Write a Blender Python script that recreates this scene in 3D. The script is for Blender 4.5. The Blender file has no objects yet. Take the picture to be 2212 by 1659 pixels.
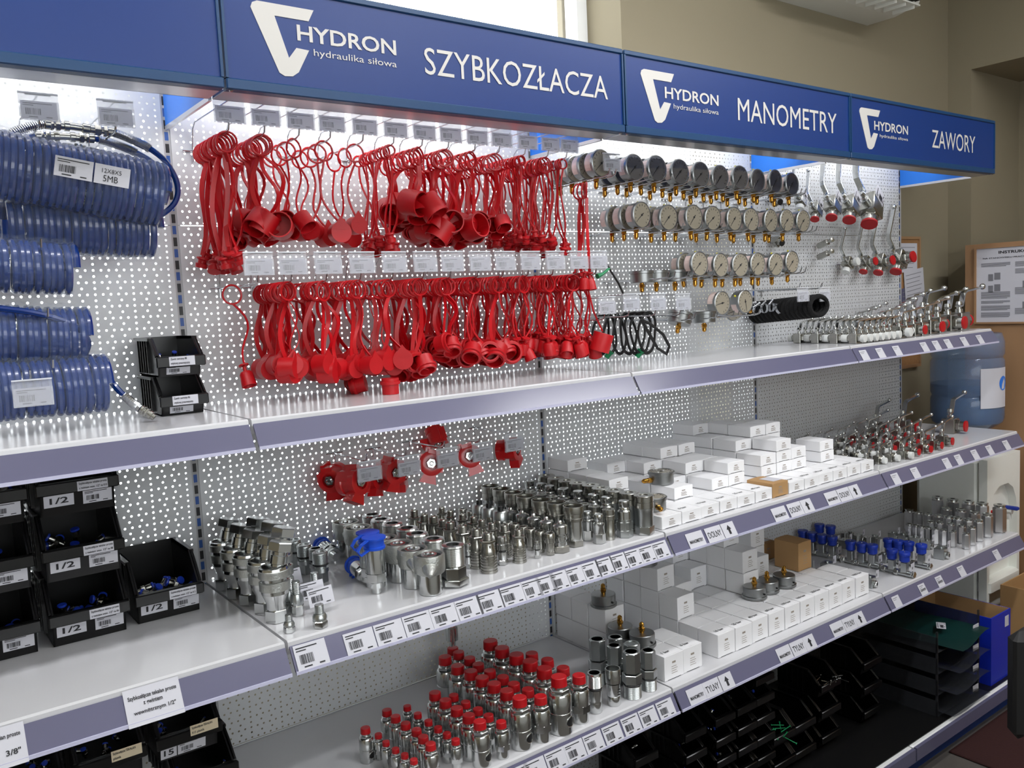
import bpy, math, random
import numpy as np
from mathutils import Matrix, Vector, Euler
random.seed(7)
C = bpy.context.scene.collection
PI = math.pi
Z0 = 1.67                                   # height of the survey origin over the floor
# ------------------------------------------------------------------ camera
CAM = np.array([-.55525, -1.94029, -.07171 + Z0])
YAW, PIT, ROL, FPX, IW, IH = .64215, -.09472, -.04832, 1845.4, 2212, 1659
_f = np.array([math.sin(YAW)*math.cos(PIT), math.cos(YAW)*math.cos(PIT), math.sin(PIT)])
_r0 = np.array([math.cos(YAW), -math.sin(YAW), 0.]); _u0 = np.cross(_r0, _f)
_r = _r0*math.cos(ROL) + _u0*math.sin(ROL); _u = -_r0*math.sin(ROL) + _u0*math.cos(ROL)
cd = bpy.data.cameras.new('camera'); cam = bpy.data.objects.new('camera', cd); C.objects.link(cam)
cd.sensor_width = 36; cd.lens = FPX/IW*36; cd.clip_start = .02
cam.matrix_world = Matrix(((_r[0], _u[0], -_f[0], CAM[0]), (_r[1], _u[1], -_f[1], CAM[1]), (_r[2], _u[2], -_f[2], CAM[2]), (0, 0, 0, 1)))
sc = bpy.context.scene; sc.camera = cam
# ------------------------------------------------------------------ sky, exposure
w = bpy.data.worlds.new('sky'); sc.world = w; w.use_nodes = True
bg = w.node_tree.nodes['Background']; bg.inputs[0].default_value = (.93, .97, 1, 1); bg.inputs[1].default_value = 5.0
vs = sc.view_settings; vs.view_transform = 'Standard'; vs.look = 'None'; vs.exposure = 0.0; vs.gamma = 1; vs.use_curve_mapping = False
sc.cycles.transparent_max_bounces = 24; sc.cycles.max_bounces = 8; sc.cycles.sample_clamp_indirect = 4
CEIL_W, CANOPY_W = 17.0, 2.3
# surveying: a photo point seen on a known plane of the shelving
def ray(u, v): return _f + _r*(u - IW/2)/FPX - _u*(v - IH/2)/FPX
def onY(u, v, y): d = ray(u, v); return CAM + d*(y - CAM[1])/d[1]
def onZ(u, v, z): d = ray(u, v); return CAM + d*(z - CAM[2])/d[2]
def onX(u, v, x): d = ray(u, v); return CAM + d*(x - CAM[0])/d[0]
def toV(p): d = np.array(p) - CAM; return IH/2 - FPX*(d@_u)/(d@_f)
def ztop(x, y, v):
    lo, hi = -.5, 4
    for _ in range(40):
        m = (lo + hi)/2
        lo, hi = (m, hi) if toV((x, y, m)) > v else (lo, m)
    return lo
S1, S2, S3, SB = Z0 - .2647, Z0 - .6663, Z0 - 1.0716, .115       # shelf tops
Y1, Y2, Y3, YB = -.375, -.473, -.481, -.58                       # shelf front edges
SGB, SGT, YS = Z0 + .3353, Z0 + .5378, -.382                     # canopy signs
ORD = 'first second third fourth fifth sixth seventh eighth ninth tenth eleventh twelfth thirteenth fourteenth fifteenth sixteenth'.split()
# ------------------------------------------------------------------ materials
def lin(c): return tuple(((x/255)/12.92 if x <= 10 else ((x/255 + .055)/1.055)**2.4) for x in c)
MATS = {}
def mat(name, rgb, rough=.5, metal=0., spec=.5, emit=0., alpha=1., trans=0., noise=0., bump=0., scale=30., coat=0.):
    m = bpy.data.materials.new(name); m.use_nodes = True; nt = m.node_tree; b = nt.nodes['Principled BSDF']
    c = (*lin(rgb), 1); b.inputs['Base Color'].default_value = c; b.inputs['Roughness'].default_value = rough
    b.inputs['Metallic'].default_value = metal; b.inputs['Specular IOR Level'].default_value = spec
    b.inputs['Alpha'].default_value = alpha; b.inputs['Transmission Weight'].default_value = trans; b.inputs['Coat Weight'].default_value = coat
    if emit: b.inputs['Emission Color'].default_value = c; b.inputs['Emission Strength'].default_value = emit
    if noise or bump:
        tc = nt.nodes.new('ShaderNodeTexCoord'); n = nt.nodes.new('ShaderNodeTexNoise'); n.inputs['Scale'].default_value = scale; n.inputs['Detail'].default_value = 4
        nt.links.new(tc.outputs['Object'], n.inputs['Vector'])
        if noise:
            mx = nt.nodes.new('ShaderNodeMix'); mx.data_type = 'RGBA'; mx.inputs[6].default_value = tuple(x*(1 - noise) for x in c[:3]) + (1,)
            mx.inputs[7].default_value = tuple(min(1, x*(1 + noise)) for x in c[:3]) + (1,)
            nt.links.new(n.outputs['Fac'], mx.inputs[0]); nt.links.new(mx.outputs[2], b.inputs['Base Color'])
        if bump:
            bp = nt.nodes.new('ShaderNodeBump'); bp.inputs['Strength'].default_value = bump; bp.inputs['Distance'].default_value = .002
            nt.links.new(n.outputs['Fac'], bp.inputs['Height']); nt.links.new(bp.outputs[0], b.inputs['Normal'])
    MATS[name] = m; return m
mat('wall', (140, 131, 110), .9, noise=.04, scale=3, bump=.1); mat('ceiling', (225, 222, 212), .9, noise=.02)
mat('floor', (88, 84, 80), .5, noise=.2, scale=6); mat('white_paint', (228, 229, 230), .28, noise=.015, scale=5)
mat('shelf', (204, 204, 207), .16, noise=.015, scale=4); mat('rail', (98, 97, 122), .22, noise=.03, scale=8)
mat('rail_clear', (200, 200, 225), .15, noise=.02); mat('steel', (150, 152, 152), .35, 1, noise=.06)
mat('chrome', (208, 210, 209), .19, 1, noise=.04, scale=60); mat('zinc', (186, 190, 190), .3, 1, noise=.08, scale=80)
mat('nickel', (172, 171, 165), .26, 1, noise=.06, scale=60); mat('cast', (190, 192, 188), .42, 1, noise=.1, bump=.5, scale=300)
mat('wire', (190, 192, 195), .25, 1, noise=.03); mat('brass', (190, 140, 60), .25, 1, noise=.06); mat('brushed', (212, 212, 214), .34, 1, noise=.1, scale=12)
mat('sign_blue', (13, 50, 116), .38, noise=.03, scale=2); mat('sign_frame', (20, 62, 104), .35, noise=.03); mat('sign_white', (206, 203, 198), .5, noise=.01)
mat('panel_blue', (30, 120, 225), .3, noise=.02); mat('red', (192, 4, 20), .38, noise=.05, scale=20, coat=.05); mat('red_cap', (180, 5, 18), .45, noise=.05, scale=30)
mat('red_cast', (205, 22, 26), .28, noise=.05, coat=.3); mat('hose', (5, 44, 112), .25, noise=.06, coat=.4); mat('blue_cap', (18, 74, 196), .4, noise=.03)
mat('knob', (22, 52, 158), .4, noise=.04); mat('bin', (6, 6, 7), .3, noise=.1); mat('black', (12, 12, 13), .4, noise=.1)
mat('foam', (8, 8, 9), .95, noise=.2, bump=1, scale=400); mat('rubber', (16, 16, 17), .5, noise=.1); mat('green', (12, 130, 78), .4, noise=.05)
mat('paper', (198, 198, 206), .6, noise=.01); mat('ink', (34, 34, 38), .7, noise=.02); mat('grey_ink', (120, 120, 126), .7, noise=.02); mat('sepia', (150, 140, 130), .7, noise=.02)
mat('carton_white', (238, 238, 240), .5, noise=.01); mat('carton', (176, 138, 92), .75, noise=.05, scale=12); mat('cream', (222, 206, 176), .6, noise=.02)
mat('dial', (150, 143, 128), .35, noise=.02, coat=.5); mat('dial_dark', (70, 73, 86), .12, noise=.02, coat=1); mat('stick_red', (222, 200, 194), .5, noise=.1, scale=120)
mat('white_plastic', (220, 222, 220), .35, noise=.02); mat('cooler', (238, 240, 234), .4, noise=.02); mat('beech', (158, 122, 88), .5, noise=.12, scale=4)
mat('cork', (150, 110, 70), .9, noise=.2, scale=80); mat('dark_wood', (92, 62, 42), .6, noise=.2); mat('carton_blue', (14, 40, 170), .45, noise=.03); mat('teal', (5, 44, 42), .4, noise=.05)
mat('pvc', (236, 238, 240), .3, noise=.01); mat('ac', (206, 206, 200), .4, noise=.01); mat('dark', (16, 16, 17), .6, noise=.1); mat('kick_blue', (26, 60, 130), .5, noise=.04)
mat('mat_red', (46, 10, 9), .85, noise=.2, bump=.6, scale=200); mat('yellow', (225, 215, 60), .5, noise=.02); mat('copper', (170, 110, 84), .3, 1, noise=.05); mat('tube_glow', (255, 252, 246), .4, emit=6); mat('clear_edge', (215, 218, 225), .1, noise=.01)
def clear(name, rgb, tr, rough=.08, bump=0., scale=40):
    m = bpy.data.materials.new(name); m.use_nodes = True; nt = m.node_tree; b = nt.nodes['Principled BSDF']; out = nt.nodes['Material Output']
    b.inputs['Base Color'].default_value = (*lin(rgb), 1); b.inputs['Roughness'].default_value = rough
    t = nt.nodes.new('ShaderNodeBsdfTransparent'); mx = nt.nodes.new('ShaderNodeMixShader'); mx.inputs[0].default_value = 1 - tr
    tc = nt.nodes.new('ShaderNodeTexCoord'); n = nt.nodes.new('ShaderNodeTexNoise'); n.inputs['Scale'].default_value = scale
    nt.links.new(tc.outputs['Object'], n.inputs['Vector'])
    if bump:
        bp = nt.nodes.new('ShaderNodeBump'); bp.inputs['Strength'].default_value = bump; bp.inputs['Distance'].default_value = .01
        nt.links.new(n.outputs['Fac'], bp.inputs['Height']); nt.links.new(bp.outputs[0], b.inputs['Normal'])
    nt.links.new(t.outputs[0], mx.inputs[1]); nt.links.new(b.outputs[0], mx.inputs[2]); nt.links.new(mx.outputs[0], out.inputs[0])
    MATS[name] = m
clear('glass', (240, 245, 250), .94); clear('acrylic', (225, 228, 235), .72); clear('wrap', (215, 228, 245), .93, .1, 1.0, 60); clear('folder', (52, 54, 58), .4, .2, .3, 12)
clear('bottle', (118, 146, 184), .58, .08, .1, 8); clear('water', (30, 70, 120), .5, .1); clear('clear_cap', (235, 238, 235), .25)
def thin_paper():
    m = bpy.data.materials.new('thin_paper'); m.use_nodes = True; nt = m.node_tree; b = nt.nodes['Principled BSDF']; out = nt.nodes['Material Output']
    b.inputs['Base Color'].default_value = (*lin((226, 226, 236)), 1); b.inputs['Roughness'].default_value = .6
    t = nt.nodes.new('ShaderNodeBsdfTranslucent'); t.inputs[0].default_value = (.78, .78, .84, 1); mx = nt.nodes.new('ShaderNodeMixShader'); mx.inputs[0].default_value = .72
    nt.links.new(b.outputs[0], mx.inputs[1]); nt.links.new(t.outputs[0], mx.inputs[2]); nt.links.new(mx.outputs[0], out.inputs[0]); MATS['thin_paper'] = m
thin_paper()
def perforated():
    m = bpy.data.materials.new('perforated_steel'); m.use_nodes = True; nt = m.node_tree; L = nt.links.new; N = nt.nodes.new
    b = nt.nodes['Principled BSDF']; out = nt.nodes['Material Output']
    b.inputs['Base Color'].default_value = (*lin((204, 206, 208)), 1); b.inputs['Roughness'].default_value = .34
    tc = N('ShaderNodeTexCoord'); sp = N('ShaderNodeSeparateXYZ'); L(tc.outputs['Object'], sp.inputs[0])
    def mth(op, a, v2=None):
        n = N('ShaderNodeMath'); n.operation = op
        for i, x in enumerate((a, v2)):
            if x is None: continue
            if isinstance(x, (int, float)): n.inputs[i].default_value = x
            else: L(x, n.inputs[i])
        return n.outputs[0]
    def dist(x0, px, z0, pz):
        a = mth('PINGPONG', mth('ADD', sp.outputs[0], 10*px - x0), px/2); c = mth('PINGPONG', mth('ADD', sp.outputs[2], 10*pz - z0), pz/2)
        return mth('SQRT', mth('ADD', mth('MULTIPLY', a, a), mth('MULTIPLY', c, c)))
    d = mth('MINIMUM', dist(.02, .015, .0064, .025), dist(.03, .025, .0189, .025))
    hole = mth('LESS_THAN', d, .0025)
    inside = mth('MULTIPLY', mth('GREATER_THAN', sp.outputs[0], .014), mth('LESS_THAN', sp.outputs[0], .986))
    t = N('ShaderNodeBsdfTransparent'); mx = N('ShaderNodeMixShader'); L(mth('MULTIPLY', hole, inside), mx.inputs[0])
    L(b.outputs[0], mx.inputs[1]); L(t.outputs[0], mx.inputs[2]); L(mx.outputs[0], out.inputs[0]); MATS['perforated'] = m
perforated()
def slotted():
    m = bpy.data.materials.new('slotted_post'); m.use_nodes = True; nt = m.node_tree; b = nt.nodes['Principled BSDF']
    tc = nt.nodes.new('ShaderNodeTexCoord'); sp = nt.nodes.new('ShaderNodeSeparateXYZ'); md = nt.nodes.new('ShaderNodeMath'); md.operation = 'FRACT'
    mu = nt.nodes.new('ShaderNodeMath'); mu.operation = 'MULTIPLY'; mu.inputs[1].default_value = 20.
    cr = nt.nodes.new('ShaderNodeValToRGB'); e = cr.color_ramp; e.interpolation = 'CONSTANT'
    e.elements[0].position = 0; e.elements[0].color = (.35, .35, .36, 1); e.elements[1].position = .12; e.elements[1].color = (.01, .01, .012, 1)
    for p, c in ((.5, (.35, .35, .36, 1)), (.64, (.02, .08, .3, 1))): k = e.elements.new(p); k.color = c
    nt.links.new(tc.outputs['Object'], sp.inputs[0]); nt.links.new(sp.outputs[2], mu.inputs[0]); nt.links.new(mu.outputs[0], md.inputs[0])
    ab = nt.nodes.new('ShaderNodeMath'); ab.operation = 'ABSOLUTE'; lt = nt.nodes.new('ShaderNodeMath'); lt.operation = 'LESS_THAN'; lt.inputs[1].default_value = .004
    mx = nt.nodes.new('ShaderNodeMix'); mx.data_type = 'RGBA'; mx.inputs[6].default_value = (.42, .42, .43, 1)
    nt.links.new(sp.outputs[0], ab.inputs[0]); nt.links.new(ab.outputs[0], lt.inputs[0]); nt.links.new(lt.outputs[0], mx.inputs[0])
    nt.links.new(md.outputs[0], cr.inputs[0]); nt.links.new(cr.outputs[0], mx.inputs[7]); nt.links.new(mx.outputs[2], b.inputs['Base Color']); b.inputs['Roughness'].default_value = .4; MATS['slotted'] = m
slotted()
# ------------------------------------------------------------------ mesh kit
I4 = Matrix.Identity(4)
def T(x=0, y=0, z=0, rx=0, ry=0, rz=0, s=1): return Matrix.Translation((x, y, z)) @ Euler((rx, ry, rz)).to_matrix().to_4x4() @ Matrix.Scale(s, 4)
class MB:
    def __init__(s): s.v = []; s.f = []
    def add(s, vs, fs, m=I4):
        o = len(s.v); s.v += [tuple(m @ Vector(p)) for p in vs]; s.f += [tuple(i + o for i in f) for f in fs]; return s
    def box(s, x0, x1, y0, y1, z0, z1, m=I4):
        return s.add([(x, y, z) for z in (z0, z1) for y in (y0, y1) for x in (x0, x1)], [(0, 2, 3, 1), (4, 5, 7, 6), (0, 1, 5, 4), (2, 6, 7, 3), (0, 4, 6, 2), (1, 3, 7, 5)], m)
    def cbox(s, x0, x1, y0, y1, z0, z1, c=.002, m=I4):      # box with chamfered upright and top edges
        a = [(x0 + c, y0), (x1 - c, y0), (x1, y0 + c), (x1, y1 - c), (x1 - c, y1), (x0 + c, y1), (x0, y1 - c), (x0, y0 + c)]
        mx, my = (x0 + x1)/2, (y0 + y1)/2; kx, ky = 1 - 2*c/(x1 - x0), 1 - 2*c/(y1 - y0)
        ins = [(mx + (x - mx)*kx, my + (y - my)*ky) for x, y in a]; L = [(ins, z0), (a, z0 + c), (a, z1 - c), (ins, z1)]
        v = [(x, y, z) for p, z in L for x, y in p]; f = [tuple(range(7, -1, -1)), tuple(range(24, 32))]
        for k in range(3):
            for i in range(8): j = (i + 1) % 8; f.append((k*8 + i, k*8 + j, k*8 + 8 + j, k*8 + 8 + i))
        return s.add(v, f, m)
    def lathe(s, prof, n=20, m=I4, ph=0.):
        k = len(prof); v = []; f = []
        for i in range(n):
            a = 2*PI*i/n + ph; v += [(r*math.cos(a), r*math.sin(a), z) for r, z in prof]
        for i in range(n):
            j = (i + 1) % n
            for q in range(k - 1):
                if prof[q][0] < 1e-6 and prof[q+1][0] < 1e-6: continue
                f.append((i*k + q, j*k + q, j*k + q + 1, i*k + q + 1))
        if prof[0][0] > 1e-6: f.append(tuple(i*k for i in range(n - 1, -1, -1)))
        if prof[-1][0] > 1e-6: f.append(tuple(i*k + k - 1 for i in range(n)))
        return s.add(v, f, m)
    def hexa(s, r, z0, z1, m=I4, c=.0012): return s.lathe([(r - c, z0), (r, z0 + c), (r, z1 - c), (r - c, z1)], 6, m)
    def tube(s, pts, r, n=8, closed=False, cap=True):
        P_ = [Vector(p) for p in pts]; L = len(P_); rr = r if isinstance(r, (list, tuple)) else [r]*L; v = []; f = []; nrm = None
        for i, p in enumerate(P_):
            a = P_[(i - 1) % L] if (closed or i > 0) else p; b = P_[(i + 1) % L] if (closed or i < L - 1) else p
            t = (b - a); t = t.normalized() if t.length > 1e-9 else Vector((0, 0, 1))
            if nrm is None: nrm = t.orthogonal().normalized()
            else:
                nrm = nrm - t*nrm.dot(t); nrm = nrm.normalized() if nrm.length > 1e-6 else t.orthogonal().normalized()
            bn = t.cross(nrm)
            v += [tuple(p + (nrm*math.cos(2*PI*q/n) + bn*math.sin(2*PI*q/n))*rr[i]) for q in range(n)]
        for i in range(L if closed else L - 1):
            j = (i + 1) % L
            for q in range(n): w_ = (q + 1) % n; f.append((i*n + q, i*n + w_, j*n + w_, j*n + q))
        if cap and not closed: f += [tuple(range(n - 1, -1, -1)), tuple((L - 1)*n + q for q in range(n))]
        return s.add(v, f)
    def strip(s, pts, wv, th):                              # flat ribbon along pts, width vector wv
        v = []; f = []; wv = Vector(wv)
        for i, p in enumerate(pts):
            p = Vector(p); a = Vector(pts[max(0, i - 1)]); b = Vector(pts[min(len(pts) - 1, i + 1)]); nn = (b - a).cross(wv); nn = nn.normalized()*th if nn.length > 1e-9 else Vector((0, th, 0))
            v += [tuple(p - wv - nn), tuple(p + wv - nn), tuple(p + wv + nn), tuple(p - wv + nn)]
        for i in range(len(pts) - 1):
            for q in range(4): f.append((i*4 + q, i*4 + (q + 1) % 4, i*4 + 4 + (q + 1) % 4, i*4 + 4 + q))
        k = (len(pts) - 1)*4; f += [(3, 2, 1, 0), (k, k + 1, k + 2, k + 3)]
        return s.add(v, f)
    def prism(s, poly, d0, d1, m=I4):                       # polygon in XZ extruded along Y
        n = len(poly); v = [(x, d0, z) for x, z in poly] + [(x, d1, z) for x, z in poly]
        return s.add(v, [tuple(range(n)), tuple(range(2*n - 1, n - 1, -1))] + [(i, i + n, (i + 1) % n + n, (i + 1) % n) for i in range(n)], m)
    def sphere(s, r, m=I4, n=12): return s.lathe([(r*math.sin(PI*i/8), -r*math.cos(PI*i/8)) for i in range(9)], n, m)
    def mesh(s, name, material, flat=False):
        me = bpy.data.meshes.new(name); me.from_pydata(s.v, [], s.f); me.materials.append(MATS[material])
        me.validate()
        import bmesh
        b = bmesh.new(); b.from_mesh(me); bmesh.ops.recalc_face_normals(b, faces=b.faces); b.to_mesh(me); b.free()
        if not flat: me.shade_smooth(); me.set_sharp_from_angle(angle=math.radians(35))
        return me
def ob(name, me, parent=None, loc=(0, 0, 0), rot=(0, 0, 0), s=1):
    o = bpy.data.objects.new(name, me); C.objects.link(o); o.location = loc; o.rotation_euler = rot
    o.scale = (s, s, s) if not isinstance(s, (tuple, list)) else s
    if parent: o.parent = parent
    return o
def tag(o, label, cat, group=None, kind=None):
    o['label'] = label; o['category'] = cat
    if group: o['group'] = group
    if kind: o['kind'] = kind
    return o
def struct(name, me, **k): o = ob(name, me, **k); o['kind'] = 'structure'; return o
# a kind of thing: name, category, list of (part, mesh, [sub-parts]); put() copies it
def put(kind, label, loc, rot=(0, 0, 0), s=1, group=None):
    name, cat, parts = kind
    if len(parts) == 1 and not parts[0][2:]:
        return tag(ob(name, parts[0][1], None, loc, rot, s), label, cat, group)
    r = tag(ob(name, None, None, loc, rot, s), label, cat, group)
    for p in parts:
        o = ob(p[0], p[1], r)
        for q in p[2:]: ob(q[0], q[1], o)
    return r
TX = {}
def text(body, material, w_=None, h_=None, bold=0., align='LEFT', depth=.0004, spacing=1.):
    """lettering as a thin mesh in the XZ plane facing -Y, left bottom at the origin"""
    key = (body, material, w_, h_, bold, align)
    if key in TX: return TX[key]
    cu = bpy.data.curves.new('lettering', 'FONT'); cu.body = body; cu.size = 1; cu.offset = bold; cu.resolution_u = 3; cu.space_character = spacing; cu.align_x = align
    o = bpy.data.objects.new('lettering', cu); C.objects.link(o); bpy.context.view_layer.update()
    me = bpy.data.meshes.new_from_object(o.evaluated_get(bpy.context.evaluated_depsgraph_get())); bpy.data.objects.remove(o)
    co = np.empty(len(me.vertices)*3); me.vertices.foreach_get('co', co); co = co.reshape(-1, 3)
    mn, mx = co.min(0), co.max(0); sx = w_/(mx[0] - mn[0]) if w_ else None; sz = h_/(mx[1] - mn[1]) if h_ else None
    sx = sx or sz; sz = sz or sx
    out = np.stack([(co[:, 0] - mn[0])*sx, np.full(len(co), -depth), (co[:, 1] - mn[1])*sz], 1)
    me.vertices.foreach_set('co', out.ravel()); me.materials.clear(); me.materials.append(MATS[material]); me.update(); TX[key] = me
    return me
# printed cards: paper with a bar code and lines of small print
def bars(x0, x1, z0, z1, y, seed):
    rnd = random.Random(seed); b = MB(); x = x0
    while x < x1:
        wd = rnd.choice((.0005, .0005, .001, .0015)); b.box(x, min(x + wd, x1), y - .0002, y, z0, z1); x += wd + rnd.choice((.0006, .0006, .0011))
    return b
def print_mesh(wd, ht, seed, ink='ink'):
    b = bars(wd*.12, wd*.55, ht*.24, ht*.6, -.0004, seed); rnd = random.Random(seed)
    b.box(wd*.06, wd*(.7 + .2*rnd.random()), -.0006, -.0004, ht*.84, ht*.885); b.box(wd*.06, wd*(.2 + .2*rnd.random()), -.0006, -.0004, ht*.74, ht*.78)
    b.box(wd*.2, wd*.45, -.0006, -.0004, ht*.1, ht*.15); b.box(wd*.68, wd*.85, -.0006, -.0004, ht*.1, ht*.155)
    return b.mesh('small_print', ink, True)
CARD = {}
def card_kind(wd, ht, v=0, name='price_card'):
    k = (wd, ht, v)
    if k not in CARD: CARD[k] = (MB().box(0, wd, 0, .0008, 0, ht).mesh('card', 'paper', True), print_mesh(wd, ht, v))
    return (name, 'price card', [('card', CARD[k][0], ('small_print', CARD[k][1]))])
# ------------------------------------------------------------------ the room
XL, XR, YF, YW, ZC = -2.6, 3.62, -4.2, .10, 3.15
W1 = (-1.3, 1.48, 2.26, 3.0); W2 = (-1.7, 1.98, .74, 2.14)
b = MB(); yo = YW + .26
for x0, x1, z0, z1 in ((XL, XR + .5, 0, W2[2]), (XL, W2[0], W2[2], W2[3]), (W2[1], XR + .5, W2[2], W2[3]), (XL, XR + .5, W2[3], W1[2]), (XL, W1[0], W1[2], W1[3]), (W1[1], XR + .5, W1[2], W1[3]), (XL, XR + .5, W1[3], ZC)):
    b.box(x0, x1, YW, yo, z0, z1)
struct('wall_back', b.mesh('wall_back', 'wall', True))
struct('floor', MB().box(XL, XR + .7, YF, YW, -.1, 0).mesh('floor', 'floor', True))
struct('ceiling', MB().box(XL, XR + .7, YF, YW + .26, ZC, ZC + .1).mesh('ceiling', 'ceiling', True))
struct('wall_left', MB().box(XL - .1, XL, YF, YW, 0, ZC).mesh('wall_left', 'wall', True))
W_FILL = (-2.2, 1.6, 1.4, 2.65)  # unseen front opening, added to send daylight onto the lower shelves
struct('wall_front', MB().box(XL, XR + .7, YF - .2, YF, 0, W_FILL[2]).box(XL, XR + .7, YF - .2, YF, W_FILL[3], ZC).box(XL, W_FILL[0], YF - .2, YF, W_FILL[2], W_FILL[3]).box(W_FILL[1], XR + .7, YF - .2, YF, W_FILL[2], W_FILL[3]).mesh('wall_front', 'wall', True))
# right wall with a deep recess that starts just after the corner
nb = onX(2098, 300, XR)[1]; nz = onX(2098, 150, XR)[2]
b = MB().box(XR, XR + .6, nb, YW, 0, ZC).box(XR, XR + .6, -1.5, nb, nz, ZC).box(XR, XR + .6, YF, -1.5, 0, ZC).box(XR + .5, XR + .6, -1.5, nb, 0, nz)
struct('wall_right', b.mesh('wall_right', 'wall', True))
def window(n, W, lights, bar, y=None):
    x0, x1, z0, z1 = W; y = YW + .16 if y is None else y; fr = MB(); t = .045
    fr.box(x0, x1, y, y + .06, z0, z0 + t).box(x0, x1, y, y + .06, z1 - t, z1).box(x0, x0 + t, y, y + .06, z0 + t, z1 - t).box(x1 - t, x1, y, y + .06, z0 + t, z1 - t)
    for k in range(1, lights): xm = x0 + (x1 - x0)*k/lights; fr.box(xm - t/2, xm + t/2, y, y + .06, z0 + t, z1 - t)
    if bar: fr.box(x0 + t, x1 - t, y + .01, y + .05, bar - .006, bar + .006)
    r = struct('window_%d' % n, None); f = ob('window_frame', fr.mesh('frame', 'pvc', True), r)
    ob('window_pane', MB().box(x0 + t, x1 - t, y + .028, y + .032, z0 + t, z1 - t).mesh('pane', 'glass', True), f)
window(1, W1, 2, None); window(2, W2, 1, Z0 - .70); window(3, W_FILL, 3, None, YF - .14)  # the third window is an unseen addition for fill daylight
# unseen block behind the camera, added to keep front light off the base
r = tag(ob('light_blocker', None, None, (-.2, -3.2, 0)), 'unseen block added behind the camera to shade the base shelves', 'counter')
ob('body', MB().cbox(-1.9, 2.6, -.25, .25, .06, 1.22, .006).box(-1.88, 2.58, -.23, .23, 0, .06).mesh('body', 'ac'), r); ob('blocker_top', MB().cbox(-1.94, 2.64, -.29, .29, 1.22, 1.25, .006).mesh('blocker_top', 'white_plastic'), r)
# diamond grille outside the upper window
gy = YW + .30; n1, n2 = onY(990, 34, gy), onY(1128, 61, gy); dx = n2[0] - n1[0]; gz = (n1[2] + n2[2])/2
gr = tag(ob('window_grille', None), 'white diamond wire grille outside the window above the blue signs', 'grille'); b = MB()
for k in range(-10, 3):
    x = n1[0] + dx*k
    for sg in (-1, 1):
        if x + sg*dx*1.4 < W1[1] + .1: b.tube([(x, gy, gz), (x + sg*dx*1.4, gy, gz + .62)], .003, 6)
    b.tube([(x + .014*math.cos(a), gy, gz - .012 + .014*math.sin(a)) for a in np.linspace(0, 2*PI, 12, endpoint=False)], .003, 5, True)
ob('wire_lattice', b.mesh('wire_lattice', 'pvc'), gr)
px = onY(1218, 40, gy)[0]; ob('post', MB().cbox(px - .02, px + .02, gy - .015, gy + .015, 2.2, 3.05).tube([(px - .01, gy, 2.75), (px - .09, gy, 2.95)], .008).mesh('post', 'wall'), gr)
# ceiling lamps over the aisle
def ceiling_lamp(x, y, label, k=1.):
    r = tag(ob('ceiling_lamp', None, None, (x, y, ZC)), label, 'lamp', 'ceiling lamps over the aisle')
    ob('housing', MB().cbox(-.62, .62, -.09, .09, -.06, 0, .01).mesh('housing', 'white_plastic'), r)
    for q in (-.04, .04): ob('tube', MB().lathe([(.013, -.58), (.013, .58)], 12, T(0, q, -.075, 0, PI/2)).mesh('tube', 'tube_glow'), r)
    l = bpy.data.lights.new('lamp_light', 'AREA'); l.shape = 'RECTANGLE'; l.size = 1.16; l.size_y = .14; l.energy = CEIL_W*k; l.color = (.96, .97, 1)
    o = ob('lamp_light', l, r, (0, 0, -.095))
ceiling_lamp(-.75, -1.1, 'twin tube ceiling lamp over the hose bay end of the aisle'); ceiling_lamp(1.15, -1.1, 'twin tube ceiling lamp over the middle of the aisle'); ceiling_lamp(1.4, -2.5, 'added twin tube fill lamp nearer the shop front', 1.4); ceiling_lamp(2.7, -1.9, 'added twin tube fill lamp toward the recess end', 1.5)  # last two are unseen fill lamps added to brighten the lower tiers
# ------------------------------------------------------------------ shelving
BAY = ['hose', 'coupling', 'gauge', 'valve']
BAYL = ['the leftmost bay with blue hoses', 'the bay with red caps', 'the bay with pressure gauges', 'the right end bay with valves']
TIERS = ((Z0 + .131, SGT - .005, 'top'), (Z0 - .269, Z0 + .131, 'second'), (Z0 - .669, Z0 - .269, 'third'), (Z0 - 1.069, Z0 - .669, 'fourth'), (SB, Z0 - 1.069, 'lowest'))
for k in range(-1, 3):
    for z0, z1, t in TIERS:
        b = MB().box(.008, .992, 0, .0012, z0 + .001, z1 - .001)
        tag(ob('perforated_panel', b.mesh('perforated_panel', 'perforated', True), None, (k, 0, 0)), 'white perforated steel back panel, %s tier of %s' % (t, BAYL[k + 1]), 'panel', 'perforated back panels')
PN = ['between the hose bay and the red cap bay', 'between the red cap bay and the gauge bay', 'between the gauge bay and the valve bay', 'at the right end of the shelving', 'at the left end of the hose bay']
post = MB().box(-.0135, .0135, .002, YW - .002, .02, SGT - .01).mesh('upright_post', 'slotted', True); foot = MB().cbox(-.02, .02, -.5, .05, 0, .03).mesh('foot', 'steel')  # post depth reaches the wall to block window light behind the valve bay
for k in (0, 1, 2, 3, -1):
    put(('upright_post', 'post', [('post', post), ('foot', foot)]), 'slotted steel shelf post %s' % PN[k], (k, 0, 0), group='slotted posts')
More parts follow.
